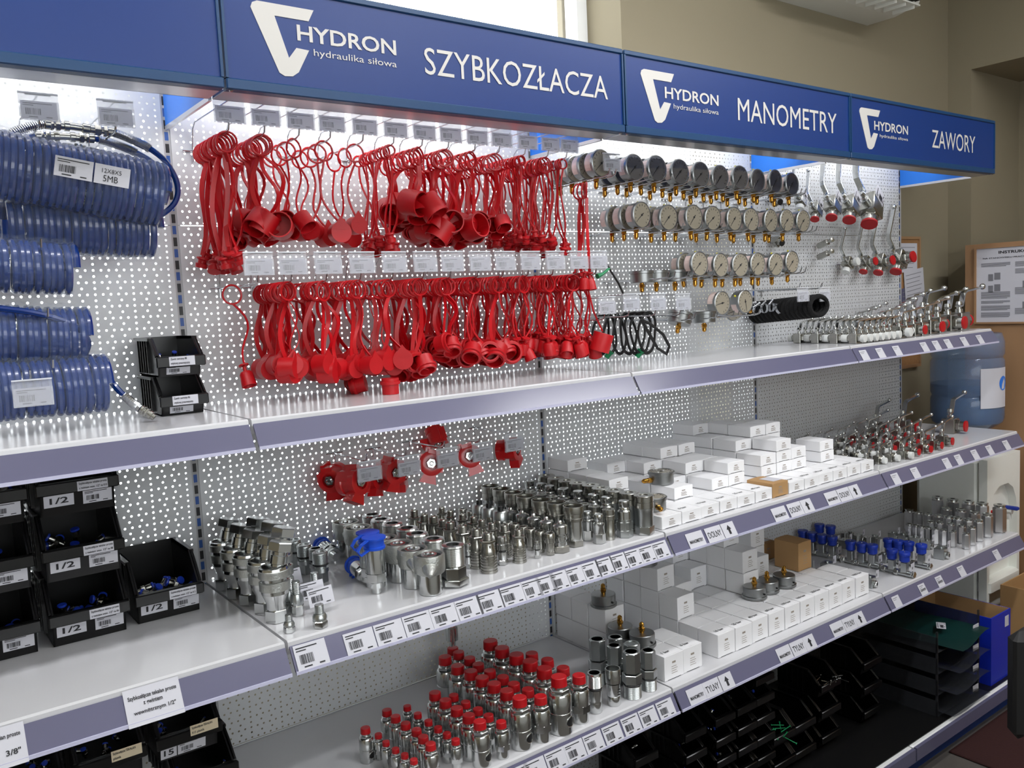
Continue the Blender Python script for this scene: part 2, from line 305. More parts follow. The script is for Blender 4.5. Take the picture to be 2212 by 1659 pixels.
def shelf(k, z, yf, label, label_rail=True):
    r = tag(ob('shelf', None, None, (k, 0, z)), label, 'shelf', 'white steel shelves')
    prof = [(-.004, -.012), (-.004, 0), (yf + .004, 0), (yf, -.003), (yf - .001, -.014), (yf + .012, -.03), (yf + .012, -.012)]   # (y, z)
    b = MB(); n = len(prof); v = [(x, y, zz) for x in (.003, .997) for y, zz in prof]
    b.add(v, [tuple(range(n)), tuple(range(2*n - 1, n - 1, -1))] + [(i, (i + 1) % n, (i + 1) % n + n, i + n) for i in range(n)])
    ob('shelf_board', b.mesh('shelf_board', 'shelf'), r)
    rl = MB(); pr = [(yf - .0015, -.012), (yf - .024, -.051), (yf - .027, -.053), (yf - .028, -.050), (yf - .0045, -.009)]; n = 5
    rl.add([(x, y, zz) for x in (.004, .996) for y, zz in pr], [tuple(range(n)), tuple(range(2*n - 1, n - 1, -1))] + [(i, (i + 1) % n, (i + 1) % n + n, i + n) for i in range(n)])
    ra = ob('price_rail', rl.mesh('price_rail', 'rail'), r)
    ob('rail_lip', MB().box(.004, .996, yf - .0305, yf - .026, -.0555, -.0495).mesh('rail_lip', 'rail_clear'), ra)
    for s_ in (.006, .994): ob('bracket', MB().prism([(0, -.0125), (yf + .03, -.0125), (yf + .03, -.03), (0, -.11)], -.0012, .0012, Matrix.Translation((s_, -.004, 0)) @ Matrix.Rotation(PI/2, 4, 'Z')).mesh('bracket', 'white_paint', True), r)
NAMES = ['upper', 'middle', 'lower']
for k in range(-1, 3):
    for i, (z, yf) in enumerate(((S1, Y1), (S2, Y2), (S3, Y3))): shelf(k, z, yf, '%s white steel shelf with lavender price rail in %s' % (NAMES[i], BAYL[k + 1]))
    r = tag(ob('base_shelf', None, None, (k, 0, 0)), 'base shelf darkened for shade at the foot of %s' % BAYL[k + 1], 'shelf', 'base shelves')
    ob('shelf_board', MB().cbox(.003, .997, YB, -.002, SB - .03, SB, .004).mesh('shelf_board', 'white_paint'), r)
    ob('shade_sheet', MB().box(.0, 1., YB + .012, -.004, SB, SB + .003).mesh('shade_sheet', 'black', True), r)  # black sheet over the white board, painting in the shade down here
    ob('price_rail', MB().prism([(.004, SB - .002), (.996, SB - .002), (.996, SB - .045), (.004, SB - .045)], YB - .012, YB - .001).mesh('price_rail', 'rail'), r)
    ob('kick_plate', MB().box(.003, .997, YB + .03, YB + .04, 0, SB - .03).mesh('kick_plate', 'kick_blue', True), r)
# canopy signs
WORDS = [None, 'SZYBKOZŁACZA', 'MANOMETRY', 'ZAWORY']
LOGO = [onY(1100/2.962 + 740 + x/2.962 - 1100/2.962, y/2.962, YS - .002) for x, y in ((1908, 470), (1914, 448), (1930, 440), (2122, 474), (2104, 526), (1988, 506), (2034, 700), (2060, 652), (2103, 662), (2066, 765), (2045, 785), (2018, 785), (2000, 770))]
def quad(lb, lt, rb): a, b_, c = onY(*lb, YS - .002), onY(*lt, YS - .002), onY(*rb, YS - .002); return a[0], (a[2] + c[2])/2, c[0] - a[0], b_[2] - a[2]
TXT = {0: (((643, 86), (643, 51), (857, 121)), ((679, 125), (680, 106), (858, 150)), ((919, 159), (919, 101), (1314, 216))),
       1: (((1437, 211), (1437, 186), (1553, 230)), ((1456, 238), (1456, 224), (1553, 251)), ((1595, 260), (1595, 211), (1808, 289))),
       2: (((1889, 280), (1889, 260), (1962, 292)), ((1901, 298), (1901, 289), (1962, 307)), ((2014, 319), (2014, 280), (2107, 331)))}
SL = ['plain blue canopy sign over the blue hoses', 'blue canopy sign reading SZYBKOZŁACZA over the red caps', 'blue canopy sign reading MANOMETRY over the gauges', 'blue canopy sign reading ZAWORY at the right end']
for k in range(-1, 3):
    r = tag(ob('canopy_sign', None, None, (k, 0, 0)), SL[k + 1], 'sign', 'blue canopy signs')
    ob('sign_face', MB().box(.004, .996, YS, YS + .006, SGB + .02, SGT - .012).mesh('sign_face', 'sign_blue', True), r)
    fr = MB().cbox(.002, .998, YS - .004, YS + .02, SGB, SGB + .02, .002).cbox(.002, .998, YS - .004, YS + .02, SGT - .012, SGT, .002)
    fr.box(.002, .007, YS - .004, YS + .02, SGB + .02, SGT - .012).box(.993, .998, YS - .004, YS + .02, SGB + .02, SGT - .012)
    ob('sign_frame', fr.mesh('sign_frame', 'sign_frame'), r)
    ob('light_tray', MB().box(.004, .996, YS + .02, YS + .085, SGB, SGB + .002).box(.004, .996, YS + .083, YS + .085, SGB, SGB + .02).mesh('light_tray', 'brushed', True), r)
    ob('canopy_light_cover', MB().box(.004, .996, YS + .006, -.004, SGT - .012, SGT - .009).mesh('canopy_light_cover', 'white_paint', True), r)  # unseen cover, added to keep tube light off the wall above
    t = ob('light_tube', MB().lathe([(.012, .06), (.012, .94)], 12, T(0, -.2, SGB + .112, 0, PI/2)).mesh('light_tube', 'tube_glow'), r)
    l = bpy.data.lights.new('tube_light', 'AREA'); l.shape = 'RECTANGLE'; l.size = .88; l.size_y = .03; l.energy = CANOPY_W*(1.0, 1.1, 1.15, .75)[k + 1]; l.color = (.97, .98, 1)
    lo = ob('tube_light', l, r, (.5, -.195, SGB + .098)); lo.rotation_euler = (math.radians(84), 0, 0)
    if k >= 0:
        lg = MB(); lg.prism([(p[0] - 1 - (.0 if k == 1 else 0), p[2]) for p in LOGO], YS - .0012, YS - .0002)
        o = ob('logo', lg.mesh('logo', 'sign_white', True), r)
        q = quad(*TXT[k][0]); ob('brand_lettering', text('HYDRON', 'sign_white', q[2], q[3], .018), r, (q[0] - k, YS - .0008, q[1]))
        o.location.x = (q[0] - k) - (quad(*TXT[1][0])[0] - 1)
        q = quad(*TXT[k][1]); ob('small_lettering', text('hydraulika siłowa', 'sign_white', q[2], q[3]), r, (q[0] - k, YS - .0008, q[1]))
        q = quad(*TXT[k][2]); ob('word_lettering', text(WORDS[k + 1], 'sign_white', q[2], q[3]), r, (q[0] - k, YS - .0008, q[1]))
        for xx in (.012, .988): ob('screw', MB().lathe([(.004, 0), (.003, .002), (0, .003)], 10, T(xx, YS + .005, SGB - .0005, PI)).mesh('screw', 'chrome'), r)
for k in range(0, 4):
    r = tag(ob('canopy_divider', None, None, (k, 0, 0)), 'blue canopy side panel %s' % PN[k], 'panel', 'blue canopy side panels')
    ob('side_panel', MB().box(-.0015, .0015, YS + .087, -.002, SGB + .006, SGT - .014).mesh('side_panel', 'panel_blue', True), r)
    ob('edge_strip', MB().box(-.003, .003, YS + .087, -.002, SGB - .003, SGB + .006).mesh('edge_strip', 'brushed', True), r)
# ------------------------------------------------------------------ price cards in the shelf rails
def rail_card(px, k, wd, ht, label, what='bar', group=None):
    S, yf = ((S1, Y1), (S2, Y2), (S3, Y3))[k]; p = onY(px[0], px[1], yf - .018)
    ang = math.atan2(.0235, .041); m = (p[0] - wd/2, yf - .0305, S - .0505)
    if what == 'bar': return put(card_kind(wd, ht, int(px[0]) % 6), label, m, (-ang, 0, 0), group=group)
    return m, ang
R2B = [(673, 1415)] + [(x/2.962 + 740, 1385 - (x - 110)*198/1925) for x in (110, 300, 480, 650, 805, 945, 1085, 1210, 1305, 1390, 1490, 1590, 1680, 1770, 1860, 1950, 2035)]
for i, p in enumerate(R2B): rail_card(p, 1, .062 if i < 8 else .05, .042 if i else .047, 'bar coded price card in the middle rail below couplings, %s from the left' % (ORD[i] if i < 16 else ('seventeenth', 'eighteenth')[i - 16]), group='price cards under the couplings')
for i, (x, y) in enumerate(((1130, 1690), (1235, 1635), (1365, 1580), (1485, 1525), (1605, 1470), (1725, 1412), (1845, 1360), (1955, 1305), (2065, 1250))):
    rail_card((740 + x/2.962, 1099 + y/2.962), 2, .056, .042, 'bar coded price card in the lower rail below red caps, %s from left' % ORD[i], group='price cards before the red capped valves')
def word_cards(pts, k, word, label):
    r = tag(ob('shelf_label', None), label, 'label', 'pressure gauge rail labels')
    for i, (p, nm) in enumerate(zip(pts, ('name_card', 'position_card', 'arrow_card'))):
        m, ang = rail_card(p, k, .06, .04, '', 'w'); wd = .062 if i < 2 else .05; m = (m[0], m[1] - i*.0006, m[2])
        c = ob(nm, MB().box(0, wd, 0, .0006, 0, .04).mesh(nm, 'paper', True), r, m, (-ang, 0, 0))
        if i == 0: ob('lettering', text('MANOMETRY', 'ink', .05, .009, .02), c, (.006, -.0004, .012))
        if i == 1: ob('lettering', text(word, 'ink', .05, .016), c, (.006, -.0004, .012))
        if i == 2: ob('arrow', MB().prism([(.021, .008), (.029, .008), (.029, .021), (.034, .021), (.025, .033), (.016, .021), (.021, .021)], -.0006, -.0002).mesh('arrow', 'ink', True), c)
D3 = [[(1501, 1155), (1541, 1141), (1575, 1134)], [(1683, 1100), (1716, 1093), (1744, 1085)], [(1796, 1067), (1822, 1060), (1847, 1054)]]
T3 = [[(1502, 1487), (1536, 1472), (1570, 1459)], [(1693, 1406), (1722, 1389), (1749, 1374)], [(1808, 1349), (1833, 1337), (1857, 1325)]]
for i in range(3):
    word_cards(D3[i], 1, 'DOLNY', 'MANOMETRY DOLNY rail label with up arrow, %s from the left' % ORD[i]); word_cards(T3[i], 2, 'TYLNY', 'MANOMETRY TYLNY rail label with up arrow, %s from the left' % ORD[i])
plain = MB().box(0, .042, 0, .0006, 0, .038).mesh('card', 'paper', True); pl = MB().box(.004, .03, -.0002, 0, .03, .032).box(.004, .022, -.0002, 0, .025, .0265).mesh('small_print', 'grey_ink', True)
for k, pts, nm in ((0, ((1866, 762), (1901, 757), (1937, 752), (1996, 746), (2022, 742), (2047, 737), (2082, 733), (2116, 727)), 'upper'), (1, ((1934, 1028), (1976, 1017), (2044, 994), (2070, 985), (2105, 975), (2137, 965), (2173, 955)), 'middle'), (2, ((1936, 1291), (1992, 1264), (2029, 1246), (2076, 1226), (2152, 1190)), 'lower')):
    for i, p in enumerate(pts):
        m, ang = rail_card(p, k, .042, .038, '', 'w'); r = put(('rail_label', 'label', [('card', plain, ('small_print', pl))]), 'small white label in the %s rail of the valve bay, %s from the left' % (nm, ORD[i]), m, (-ang, 0, 0), group='small rail labels in the valve bay')
        if k == 2 and i in (1, 2): ob('lettering', text('ZAWORY', 'ink', .034, .008, .02), r, (.004, -.0006, .014))
m, ang = rail_card((330, 1512), 1, .085, .062, '', 'w'); r = put(('shelf_label', 'label', [('card', MB().box(0, .088, 0, .0008, -.006, .054).mesh('card', 'paper', True))]), 'white rail label reading wewnętrznym 1/2 under the black bins', m, (-ang, 0, 0))
for tx, z, w_, x in (('Szybkozłącze tekalan proste', .034, .076, .006), ('z gwintem', .023, .03, .028), ('wewnętrznym 1/2"', .010, .066, .011)): ob('lettering', text(tx, 'ink', w_, .0085, .02), r, (x, -.0006, z))
m, ang = rail_card((-20, 1612), 1, .085, .062, '', 'w'); r = put(('shelf_label', 'label', [('card', MB().box(0, .088, 0, .0008, -.006, .054).mesh('card', 'paper', True))]), 'white rail label reading 3/8 at the left end of the middle shelf', m, (-ang, 0, 0))
for tx, z, w_, x in (('Szybkozłącze tekalan proste', .034, .076, .006), ('3/8"', .010, .02, .06)): ob('lettering', text(tx, 'ink', w_, .0085, .02), r, (x, -.0006, z))
# ------------------------------------------------------------------ wire hooks with tag holders
def hook_kind(L=.24, dz=.055, tagged=True, double=False, upturn=True):
    key = ('hook', L, dz, tagged, double, upturn)
    if key in CARD: return CARD[key]
    back = MB().tube([(-.022, -.003, 0), (.022, -.003, 0)], .0016, 6).tube([(0, -.003, 0), (0, -.003, -.022)], .0016, 6)
    parts = [('back_bar', back.mesh('back_bar', 'wire'))]
    for x in ((-.012, .012) if double else (0,)):
        parts.append(('prong', MB().tube([(x, -.002, 0), (x, -L*.5, 0), (x, -L + .02, 0), (x, -L + .005, .004), (x, -L, .018 if upturn else .004)], .0018, 6).mesh('prong', 'wire')))
    if tagged:
        wz = dz; parts.append(('tag_wire', MB().tube([(0, -.002, .004), (0, -.014, wz*.8), (0, -.03, wz), (0, -L - .005, wz)], .0014, 6).tube([(-.02, -L - .006, wz), (.02, -L - .006, wz)], .0013, 6).mesh('tag_wire', 'wire')))
        hold = MB().box(-.031, .031, -L - .0085, -L - .0075, wz - .044, wz + .002).box(-.031, .031, -L - .0125, -L - .0115, wz - .044, wz - .012).box(-.031, .031, -L - .0125, -L - .0075, wz - .0445, wz - .0435)
        rod = MB().box(-.031, .031, -L - .0105, -L - .006, wz + .0005, wz + .003)
        card = MB().box(-.0285, .0275, -L - .0108, -L - .0102, wz - .0425, wz - .012)
        prt = print_mesh(.056, .0305, int(L*1000) % 5)
        prt2 = prt.copy(); prt2.transform(Matrix.Translation((-.0285, -L - .0108, wz - .0425)))
        parts.append(('tag_holder', hold.mesh('tag_holder', 'acrylic', True), ('tag_rod', rod.mesh('tag_rod', 'clear_edge', True)), ('price_card', card.mesh('price_card', 'thin_paper', True)), ('small_print', prt2)))
    CARD[key] = ('display_hook', 'hook', parts); return CARD[key]
H1 = [.055 + .0735*k for k in range(13)]; Z1, Z2 = Z0 + .292, Z0 - .008
t1x = [.052, .125, .199, .269, .346, .422, .496, .567, .642, .714, .794, .868, .930]
t2x = [.087, .159, .238, .318, .398, .478, .552, .631, .706, .785, .866, .947, 1.009]
for i in range(13):
    put(hook_kind(.24, .057), 'wire hook with grey price tag in the upper red cap row, %s from the left' % ORD[i], (t1x[i], 0, Z1), group='hooks of the upper red cap row')
    if i != 12: put(hook_kind(.241, .06), 'wire hook with clear price tag in the lower red cap row, %s from the left' % ORD[i], (t2x[i], 0, Z2), group='hooks of the lower red cap row')
put(hook_kind(.241, .06), 'clear tagged wire hook past the right end of the lower red cap row', (1.016, 0, Z2), group='hooks of the lower red cap row')
for i, x in enumerate((-.281, -.157)): put(hook_kind(.24, .05), ('wire hook with price tag over the top blue hoses, left one', 'wire hook with price tag over the top blue hoses, right one')[i], (x, 0, Z0 + .275), group='hooks over the blue hoses')
# ------------------------------------------------------------------ red dust caps on straps
def ring_bm(R=.019, r=.0022): return [(R*math.cos(a), R*.05*math.sin(2*a), -R + R*math.sin(a)) for a in np.linspace(0, 2*PI, 20, endpoint=False)], r
def cap_bm(kind, r, l):
    b = MB()
    if kind == 'tube': b.lathe([(0, 0), (r*.98, 0), (r, -.002), (r, -l), (r*.9, -l), (r*.88, -.006), (0, -.006)], 22)
    elif kind == 'flange': b.lathe([(0, 0), (r*.9, 0), (r*.92, -l*.6), (r*1.08, -l*.62), (r*1.1, -l*.8), (r*.95, -l*.82), (r*.95, -l), (r*.78, -l), (r*.76, -.006), (0, -.006)], 22)
    elif kind == 'bell': b.lathe([(0, .012), (.004, .011), (.004, 0), (r*.7, -.001), (r*.86, -.006), (r, -l), (r*.86, -l), (r*.7, -.012), (0, -.012)], 20).lathe([(.002, .012), (.011, .013), (.011, .016), (.002, .017)], 14)
    elif kind == 'barb': b.lathe([(0, .02), (.0035, .02), (.0035, .008), (r, .006), (r*1.05, .003), (r*.7, 0), (r*.7, -l*.4), (r, -l*.45), (r*.95, -l), (0, -l)], 16)
    elif kind == 'drop':
        b.lathe([(0, -l/2), (r, -l/2), (r, l/2), (r*.85, l/2), (r*.83, -l*.3), (0, -l*.3)], 22, T(0, 0, -r, -PI/2))
        b.prism([(-r*.92, -r*.75), (0, .012), (r*.92, -r*.75)], -l/2 - .0004, -l/2 + .003)
    return b
def cap_kind(kind, r, l, drop, ribbon, seed):
    key = ('cap', kind, r, l, drop, ribbon, seed)
    if key in CARD: return CARD[key]
    rnd = random.Random(seed*91 + 5); R = .012 + .008*(r > .012); pts, rr = ring_bm(R)
    ring = MB().tube(pts, rr, 6, True).mesh('ring', 'red')
    sx, sy = rnd.uniform(-.036, .036), rnd.uniform(-.02, .02); bow = rnd.uniform(-.026, .026); bw2 = rnd.uniform(-.012, .012)
    end = Vector((sx, sy, -drop)); path = []
    for q in range(11):
        t = q/10; path.append((sx*t + bow*math.sin(PI*t) + bw2*math.sin(2*PI*t), sy*t + bw2*math.sin(PI*t), -2*R + (-drop + 2*R)*t))
    a = rnd.uniform(0, PI)
    st = MB().strip(path, (.0046*math.cos(a), .0046*math.sin(a), 0), .001) if ribbon else MB().tube(path, .0024, 6)
    if kind == 'drop': m = T(sx, sy, -drop, 0, 0, rnd.uniform(-.5, .4))
    elif kind in ('bell', 'barb'): m = T(sx, sy, -drop - .012, rnd.uniform(-.4, .4), rnd.uniform(-.4, .4), 0)
    else: m = T(sx, sy, -drop - r*.4, -PI/2 + rnd.uniform(-.35, .3), 0, 0) @ T(0, 0, l*.5) if rnd.random() < .6 else T(sx, sy, -drop, rnd.uniform(-.7, .7), rnd.uniform(-1.2, 1.2), 0)
    cb = cap_bm(kind, r, l); cb.v = [tuple(m @ Vector(p)) for p in cb.v]
    CARD[key] = ('dust_cap', 'cap', [('ring', ring), ('strap', st.mesh('strap', 'red')), ('cap', cb.mesh('cap', 'red_cap'))]); return CARD[key]
ROW1 = [('barb', .013, .016, .235, 13, 1), ('tube', .026, .045, .165, 9, 1), ('tube', .021, .035, .165, 4, 0), ('drop', .022, .03, .165, 4, 0), ('drop', .021, .03, .165, 3, 0), ('barb', .012, .016, .2, 8, 0), ('tube', .03, .05, .115, 8, 1), ('tube', .028, .045, .16, 9, 1), ('tube', .03, .045, .165, 8, 1), ('tube', .02, .03, .16, 8, 1), ('barb', .01, .012, .19, 12, 0), ('barb', .013, .012, .2, 14, 0), ('barb', .012, .012, .21, 9, 0)]
ROW2 = [None, ('drop', .022, .034, .16, 11, 1), ('drop', .023, .035, .165, 6, 1), ('drop', .021, .035, .17, 5, 1), ('drop', .024, .03, .165, 5, 1), ('flange', .024, .038, .19, 7, 1), ('flange', .023, .036, .15, 9, 1), ('flange', .024, .038, .172, 10, 0), ('flange', .026, .04, .172, 9, 1), ('bell', .015, .03, .165, 11, 0), ('bell', .017, .032, .155, 16, 0), ('bell', .018, .034, .165, 17, 0), ('bell', .018, .034, .17, 8, 0)]
DESC = {'barb': 'small red barbed dust cap', 'tube': 'wide red tube dust cap', 'drop': 'red teardrop backed dust cap', 'flange': 'red flanged dust cap', 'bell': 'red bell shaped dust cap'}
for row, spec, xs, zz, rn in ((0, ROW1, t1x, Z1, 'upper'), (1, ROW2, t2x, Z2, 'lower')):
    for i, s_ in enumerate(spec):
        if not s_: continue
        kind, r, l, dr, n, rib = s_; n = int(n*(1.55 if not row or kind == 'bell' else 2.1) + .5) if n > 4 else n
        for j in range(n):
            y = -.06 - .165*(j + .5)/n; sd = (j*7 + i*3) % 9
            put(cap_kind(kind, r, l, dr, rib, sd), '%s bunched on the %s hook of the %s red cap row' % (DESC[kind], ORD[i], rn), (xs[i] + random.uniform(-.002, .002), y, zz + .002), (0, random.uniform(-.06, .06), random.uniform(-.5, .5)), random.uniform(.95, 1.06), group='bunch on the %s hook of the %s red cap row' % (ORD[i], rn))
p = onY(497, 588, -.13)
put(cap_kind('bell', .0165, .034, .175, 0, 4), 'single red dust cap hanging alone below the lower left hook', (p[0], -.13, Z2 + .002), (0, -.02, 0), 1.0)
p = onY(1195, 415, -.25)
for j in range(4): put(cap_kind('bell', .014, .03, .24, 1, j), 'red strap cap hanging from the hook tip beside the leftmost gauges', (1.0, -.2 - .01*j, Z0 + .235), (0, .05*j, .3*j), 1, group='red strap caps by the leftmost gauges')
big = MB().box(-.025, .025, -.025, .025, -.045, 0); pts, rr = ring_bm(.016)
lg = ('dust_cap', 'cap', [('ring', MB().tube(pts, rr, 6, True).mesh('ring', 'red')), ('strap', MB().strip([(0, 0, -.03), (.02, 0, -.1), (.05, 0, -.155)], (.003, .001, 0), .001).mesh('strap', 'red')), ('cap', cap_bm('tube', .028, .05).mesh('cap', 'red_cap'))])
o = put(lg, 'large square sided red cap hanging at the right end of the lower row', (.985, -.235, Z2 + .002)); c_ = [q for q in o.children if q.name.startswith('cap')][0]; c_.location = (.055, 0, -.16); c_.rotation_euler = (.2, .25, 0)
for i, (px_, py_) in enumerate(((850, 852), (800, 850), (775, 845))):
    q = onZ(px_, py_, S1); m_ = cap_bm('flange', .021, .036).mesh('cap', 'red_cap'); o = ob('dust_cap', m_, None, (q[0], q[1] + .012, S1 + (0.0362 if i else .0002)), ((PI, 0, 0) if not i else (0, 0, 0)))
    if i == 0: o.location.z = S1 + .0005
    else: o.location.z = S1 + .024; o.rotation_euler = (PI/2 - .2, 0, .9 if i == 1 else -.5); o.location.x -= .004*i
    tag(o, ('loose red flanged cap standing mouth up on the upper shelf', 'loose red cap lying on its side beside the upright red cap', 'loose red cap lying behind the other loose caps on the upper shelf')[i], 'cap')
# ------------------------------------------------------------------ coiled blue hoses in plastic wrap
def coil_hose(cx0, cx1, y, z0, z1, R, label, tail=None, stickers=None, wrapr=1.12, seed=0):
    """coil axis from (cx0,z0) to (cx1,z1); tail = list of points in world"""
    A = Vector((cx0, y, z0)); B = Vector((cx1, y, z1)); ax = (B - A); Ln = ax.length; ax.normalize(); r = tag(ob('coil_hose', None, None, A), label, 'hose', 'coiled blue hoses')
    e1 = Vector((0, -1, 0)); e2 = ax.cross(e1); tr = .0063; n = int(Ln/.0119); pts = []
    rnd = random.Random(seed); ph = [rnd.uniform(0, 6) for _ in range(4)]
    for i in range(n*18 + 1):
        a = 2*PI*i/18; t = i/(n*18); Rr = R*(1 + .02*math.sin(9*t + ph[0])); pts.append(ax*(Ln*t) + (e1*math.cos(a)*.92 + e2*math.sin(a))*Rr + ax*(.002*math.sin(23*t + ph[1])))
    ob('coil', MB().tube(pts, tr, 8).mesh('coil', 'hose'), r)
    v = MB(); ring = []; N = 22; M = 26
    for q in range(M + 1):
        t = -.03 + 1.06*q/M; fl = 1. if 0 < q < M else .45
        for s_ in range(N):
            a = 2*PI*s_/N; rr_ = R*wrapr*fl*(1 + .045*math.sin(5*a + ph[2] + q*1.3) + .03*math.sin(11*a - q*2.1)) + .006
            v.v.append(tuple(ax*(Ln*t) + (e1*math.cos(a)*.94 + e2*math.sin(a))*rr_))
    for q in range(M):
        for s_ in range(N): j = (s_ + 1) % N; v.f.append((q*N + s_, q*N + j, (q + 1)*N + j, (q + 1)*N + s_))
    ob('plastic_wrap', v.mesh('plastic_wrap', 'wrap'), r)
    for tail in (tail if isinstance(tail, list) else [tail] if tail else []):
        P_ = [Vector(p) - A for p in tail['pts']]; sm = []
        for i in range(len(P_) - 1):
            p0, p1, p2, p3 = P_[max(i - 1, 0)], P_[i], P_[i + 1], P_[min(i + 2, len(P_) - 1)]
            for q in range(8):
                t = q/8; sm.append(.5*((2*p1) + (p2 - p0)*t + (2*p0 - 5*p1 + 4*p2 - p3)*t*t + (3*p1 - p0 - 3*p2 + p3)*t**3))
        sm.append(P_[-1]); ob('tail', MB().tube(sm, .0056, 8).mesh('tail', 'hose'), r)
        for (i0, i1) in tail['springs']:
            seg = sm[i0:i1]; sp = []; m_ = 9
            for i in range(len(seg) - 1):
                t = (seg[i + 1] - seg[i]); tn = t.normalized(); u1 = tn.orthogonal().normalized(); u2 = tn.cross(u1)
                for q in range(16): a = 2*PI*q/8; sp.append(seg[i] + t*(q/16) + (u1*math.cos(a) + u2*math.sin(a))*.0075)
            ob('spring_guard', MB().tube(sp, .0012, 5).mesh('spring_guard', 'wire'), r)
        for i, (p, q) in enumerate(tail['fit']):
            p = Vector(p) - A; q = Vector(q) - A; d = q - p; M4 = Matrix.Translation(p) @ d.to_track_quat('Z', 'Y').to_matrix().to_4x4(); l_ = d.length
            f_ = MB().lathe([(.006, 0), (.0085, .002), (.0085, l_*.2), (.006, l_*.22), (.006, l_*.36)], 14, M4).hexa(.0105, l_*.36, l_*.52, M4).lathe([(.007, l_*.52), (.007, l_*.62), (.009, l_*.64), (.009, l_*.8), (.0065, l_*.82), (.0065, l_), (.004, l_), (.004, l_*.9)], 14, M4).hexa(.0105, l_*.2, l_*.3, M4)
            ob('fitting', f_.mesh('fitting', 'nickel'), r)
    if stickers:
        for (t0, wd, nm, a) in stickers:
            c_ = ax*(Ln*t0) + (e1*.94*math.cos(a) + e2*math.sin(a))*(R*wrapr + .011); rot = Matrix((ax, -(e1*math.cos(a) + e2*math.sin(a)), ax.cross(e1*math.cos(a) + e2*math.sin(a))*-1)).transposed()
            o = ob('sticker', MB().box(0, wd, 0, .0006, 0, .034).mesh('sticker', 'paper', True), r); o.matrix_local = Matrix.Translation(c_) @ rot.to_4x4()
            if nm == 'bar': ob('small_print', print_mesh(wd, .034, 2), o)
            else:
                ob('lettering', text('12X8X5', 'ink', wd*.55, .0075), o, (wd*.2, -.0005, .02)); ob('lettering', text('5MB', 'ink', wd*.42, .011), o, (wd*.25, -.0005, .005))
    return r
W_ = lambda u, v, y: tuple(onY(u, v, y))
tl = lambda *a: [W_(*x) for x in a]
coil_hose(-.345, -.085, -.16, Z0 + .115, Z0 + .105, .05, 'blue coiled hose under the topmost one, second from the top', seed=3, stickers=[(.42, .055, 'bar', -.55), (.66, .055, 'mb', -.55)])
coil_hose(-.40, -.082, -.215, Z0 + .215, Z0 + .165, .056, 'topmost blue coiled hose, with labels reading 12X8X5 and 5MB', seed=1,
          tail=[dict(pts=tl((-30, 330, -.17), (25, 288, -.17), (95, 268, -.17), (150, 272, -.17), (205, 279, -.17), (245, 286, -.17), (290, 304, -.17), (325, 322, -.18), (360, 352, -.19), (383, 400, -.2), (376, 440, -.21), (340, 468, -.22), (310, 462, -.22)), springs=[(4, 17), (40, 57)], fit=[(W_(95, 268, -.17), W_(163, 274, -.17)), (W_(250, 287, -.17), W_(160, 274, -.17))]),
          dict(pts=tl((10, 318, -.16), (50, 302, -.15), (88, 292, -.15), (140, 295, -.15), (205, 300, -.15), (250, 312, -.15), (290, 328, -.16), (335, 356, -.17), (362, 395, -.18), (355, 440, -.19)), springs=[(33, 50)], fit=[(W_(75, 294, -.15), W_(140, 295, -.15)), (W_(205, 300, -.15), W_(138, 295, -.15))]),
          dict(pts=tl((60, 330, -.14), (95, 317, -.14), (140, 318, -.14), (187, 324, -.14), (230, 336, -.14), (266, 354, -.14), (292, 374, -.15), (310, 410, -.16)), springs=[(25, 42)], fit=[(W_(80, 320, -.14), W_(135, 318, -.14)), (W_(187, 324, -.14), W_(134, 318, -.14))])],
          stickers=[(.40, .06, 'bar', .15), (.595, .058, 'mb', .15)])
r = coil_hose(-.40, -.245, -.20, Z0 + .04, Z0 + .028, .043, 'short blue coiled hose in crinkled wrap, third from the top', seed=5, tail=dict(pts=tl((-20, 540, -.22), (50, 536, -.22), (110, 540, -.22), (140, 565, -.2), (146, 585, -.2)), springs=[], fit=[]))
coil_hose(-.40, -.232, -.19, Z0 - .082, Z0 - .094, .047, 'blue coiled hose fourth from the top, with a loose end arched over it', seed=6, tail=dict(pts=tl((-20, 664, -.24), (60, 674, -.24), (120, 688, -.23), (168, 708, -.22), (190, 738, -.2), (184, 765, -.19)), springs=[], fit=[]))
e0 = W_(233, 815, -.2); e1_ = W_(288, 872, -.215); e2_ = W_(334, 902, -.235)
r = coil_hose(-.40, -.205, -.20, Z0 - .182, Z0 - .184, .049, 'lowest blue coiled hose, its end with steel fitting resting on the shelf', seed=8, tail=dict(pts=[W_(215, 790, -.2), e0, W_(258, 845, -.205), e1_, W_(305, 884, -.225)], springs=[(18, 32)], fit=[(W_(303, 882, -.222), e2_)]))
p = onY(24, 826, -.265); put(hook_kind(.02, .0, True), 'clear price tag in front of the lowest blue coiled hose', (p[0] + .031, p[1] + .029, p[2] + .0), (0, 0, 0))
# rails the hoses hang on
for i, z in enumerate((Z0 + .20, Z0 + .06, Z0 - .06, Z0 - .15)):
    put(hook_kind(.26, .0, False), 'plain wire hook carrying the blue hoses, %s from the top' % ORD[i], (-.3, 0, z), group='plain hooks under the blue hoses')
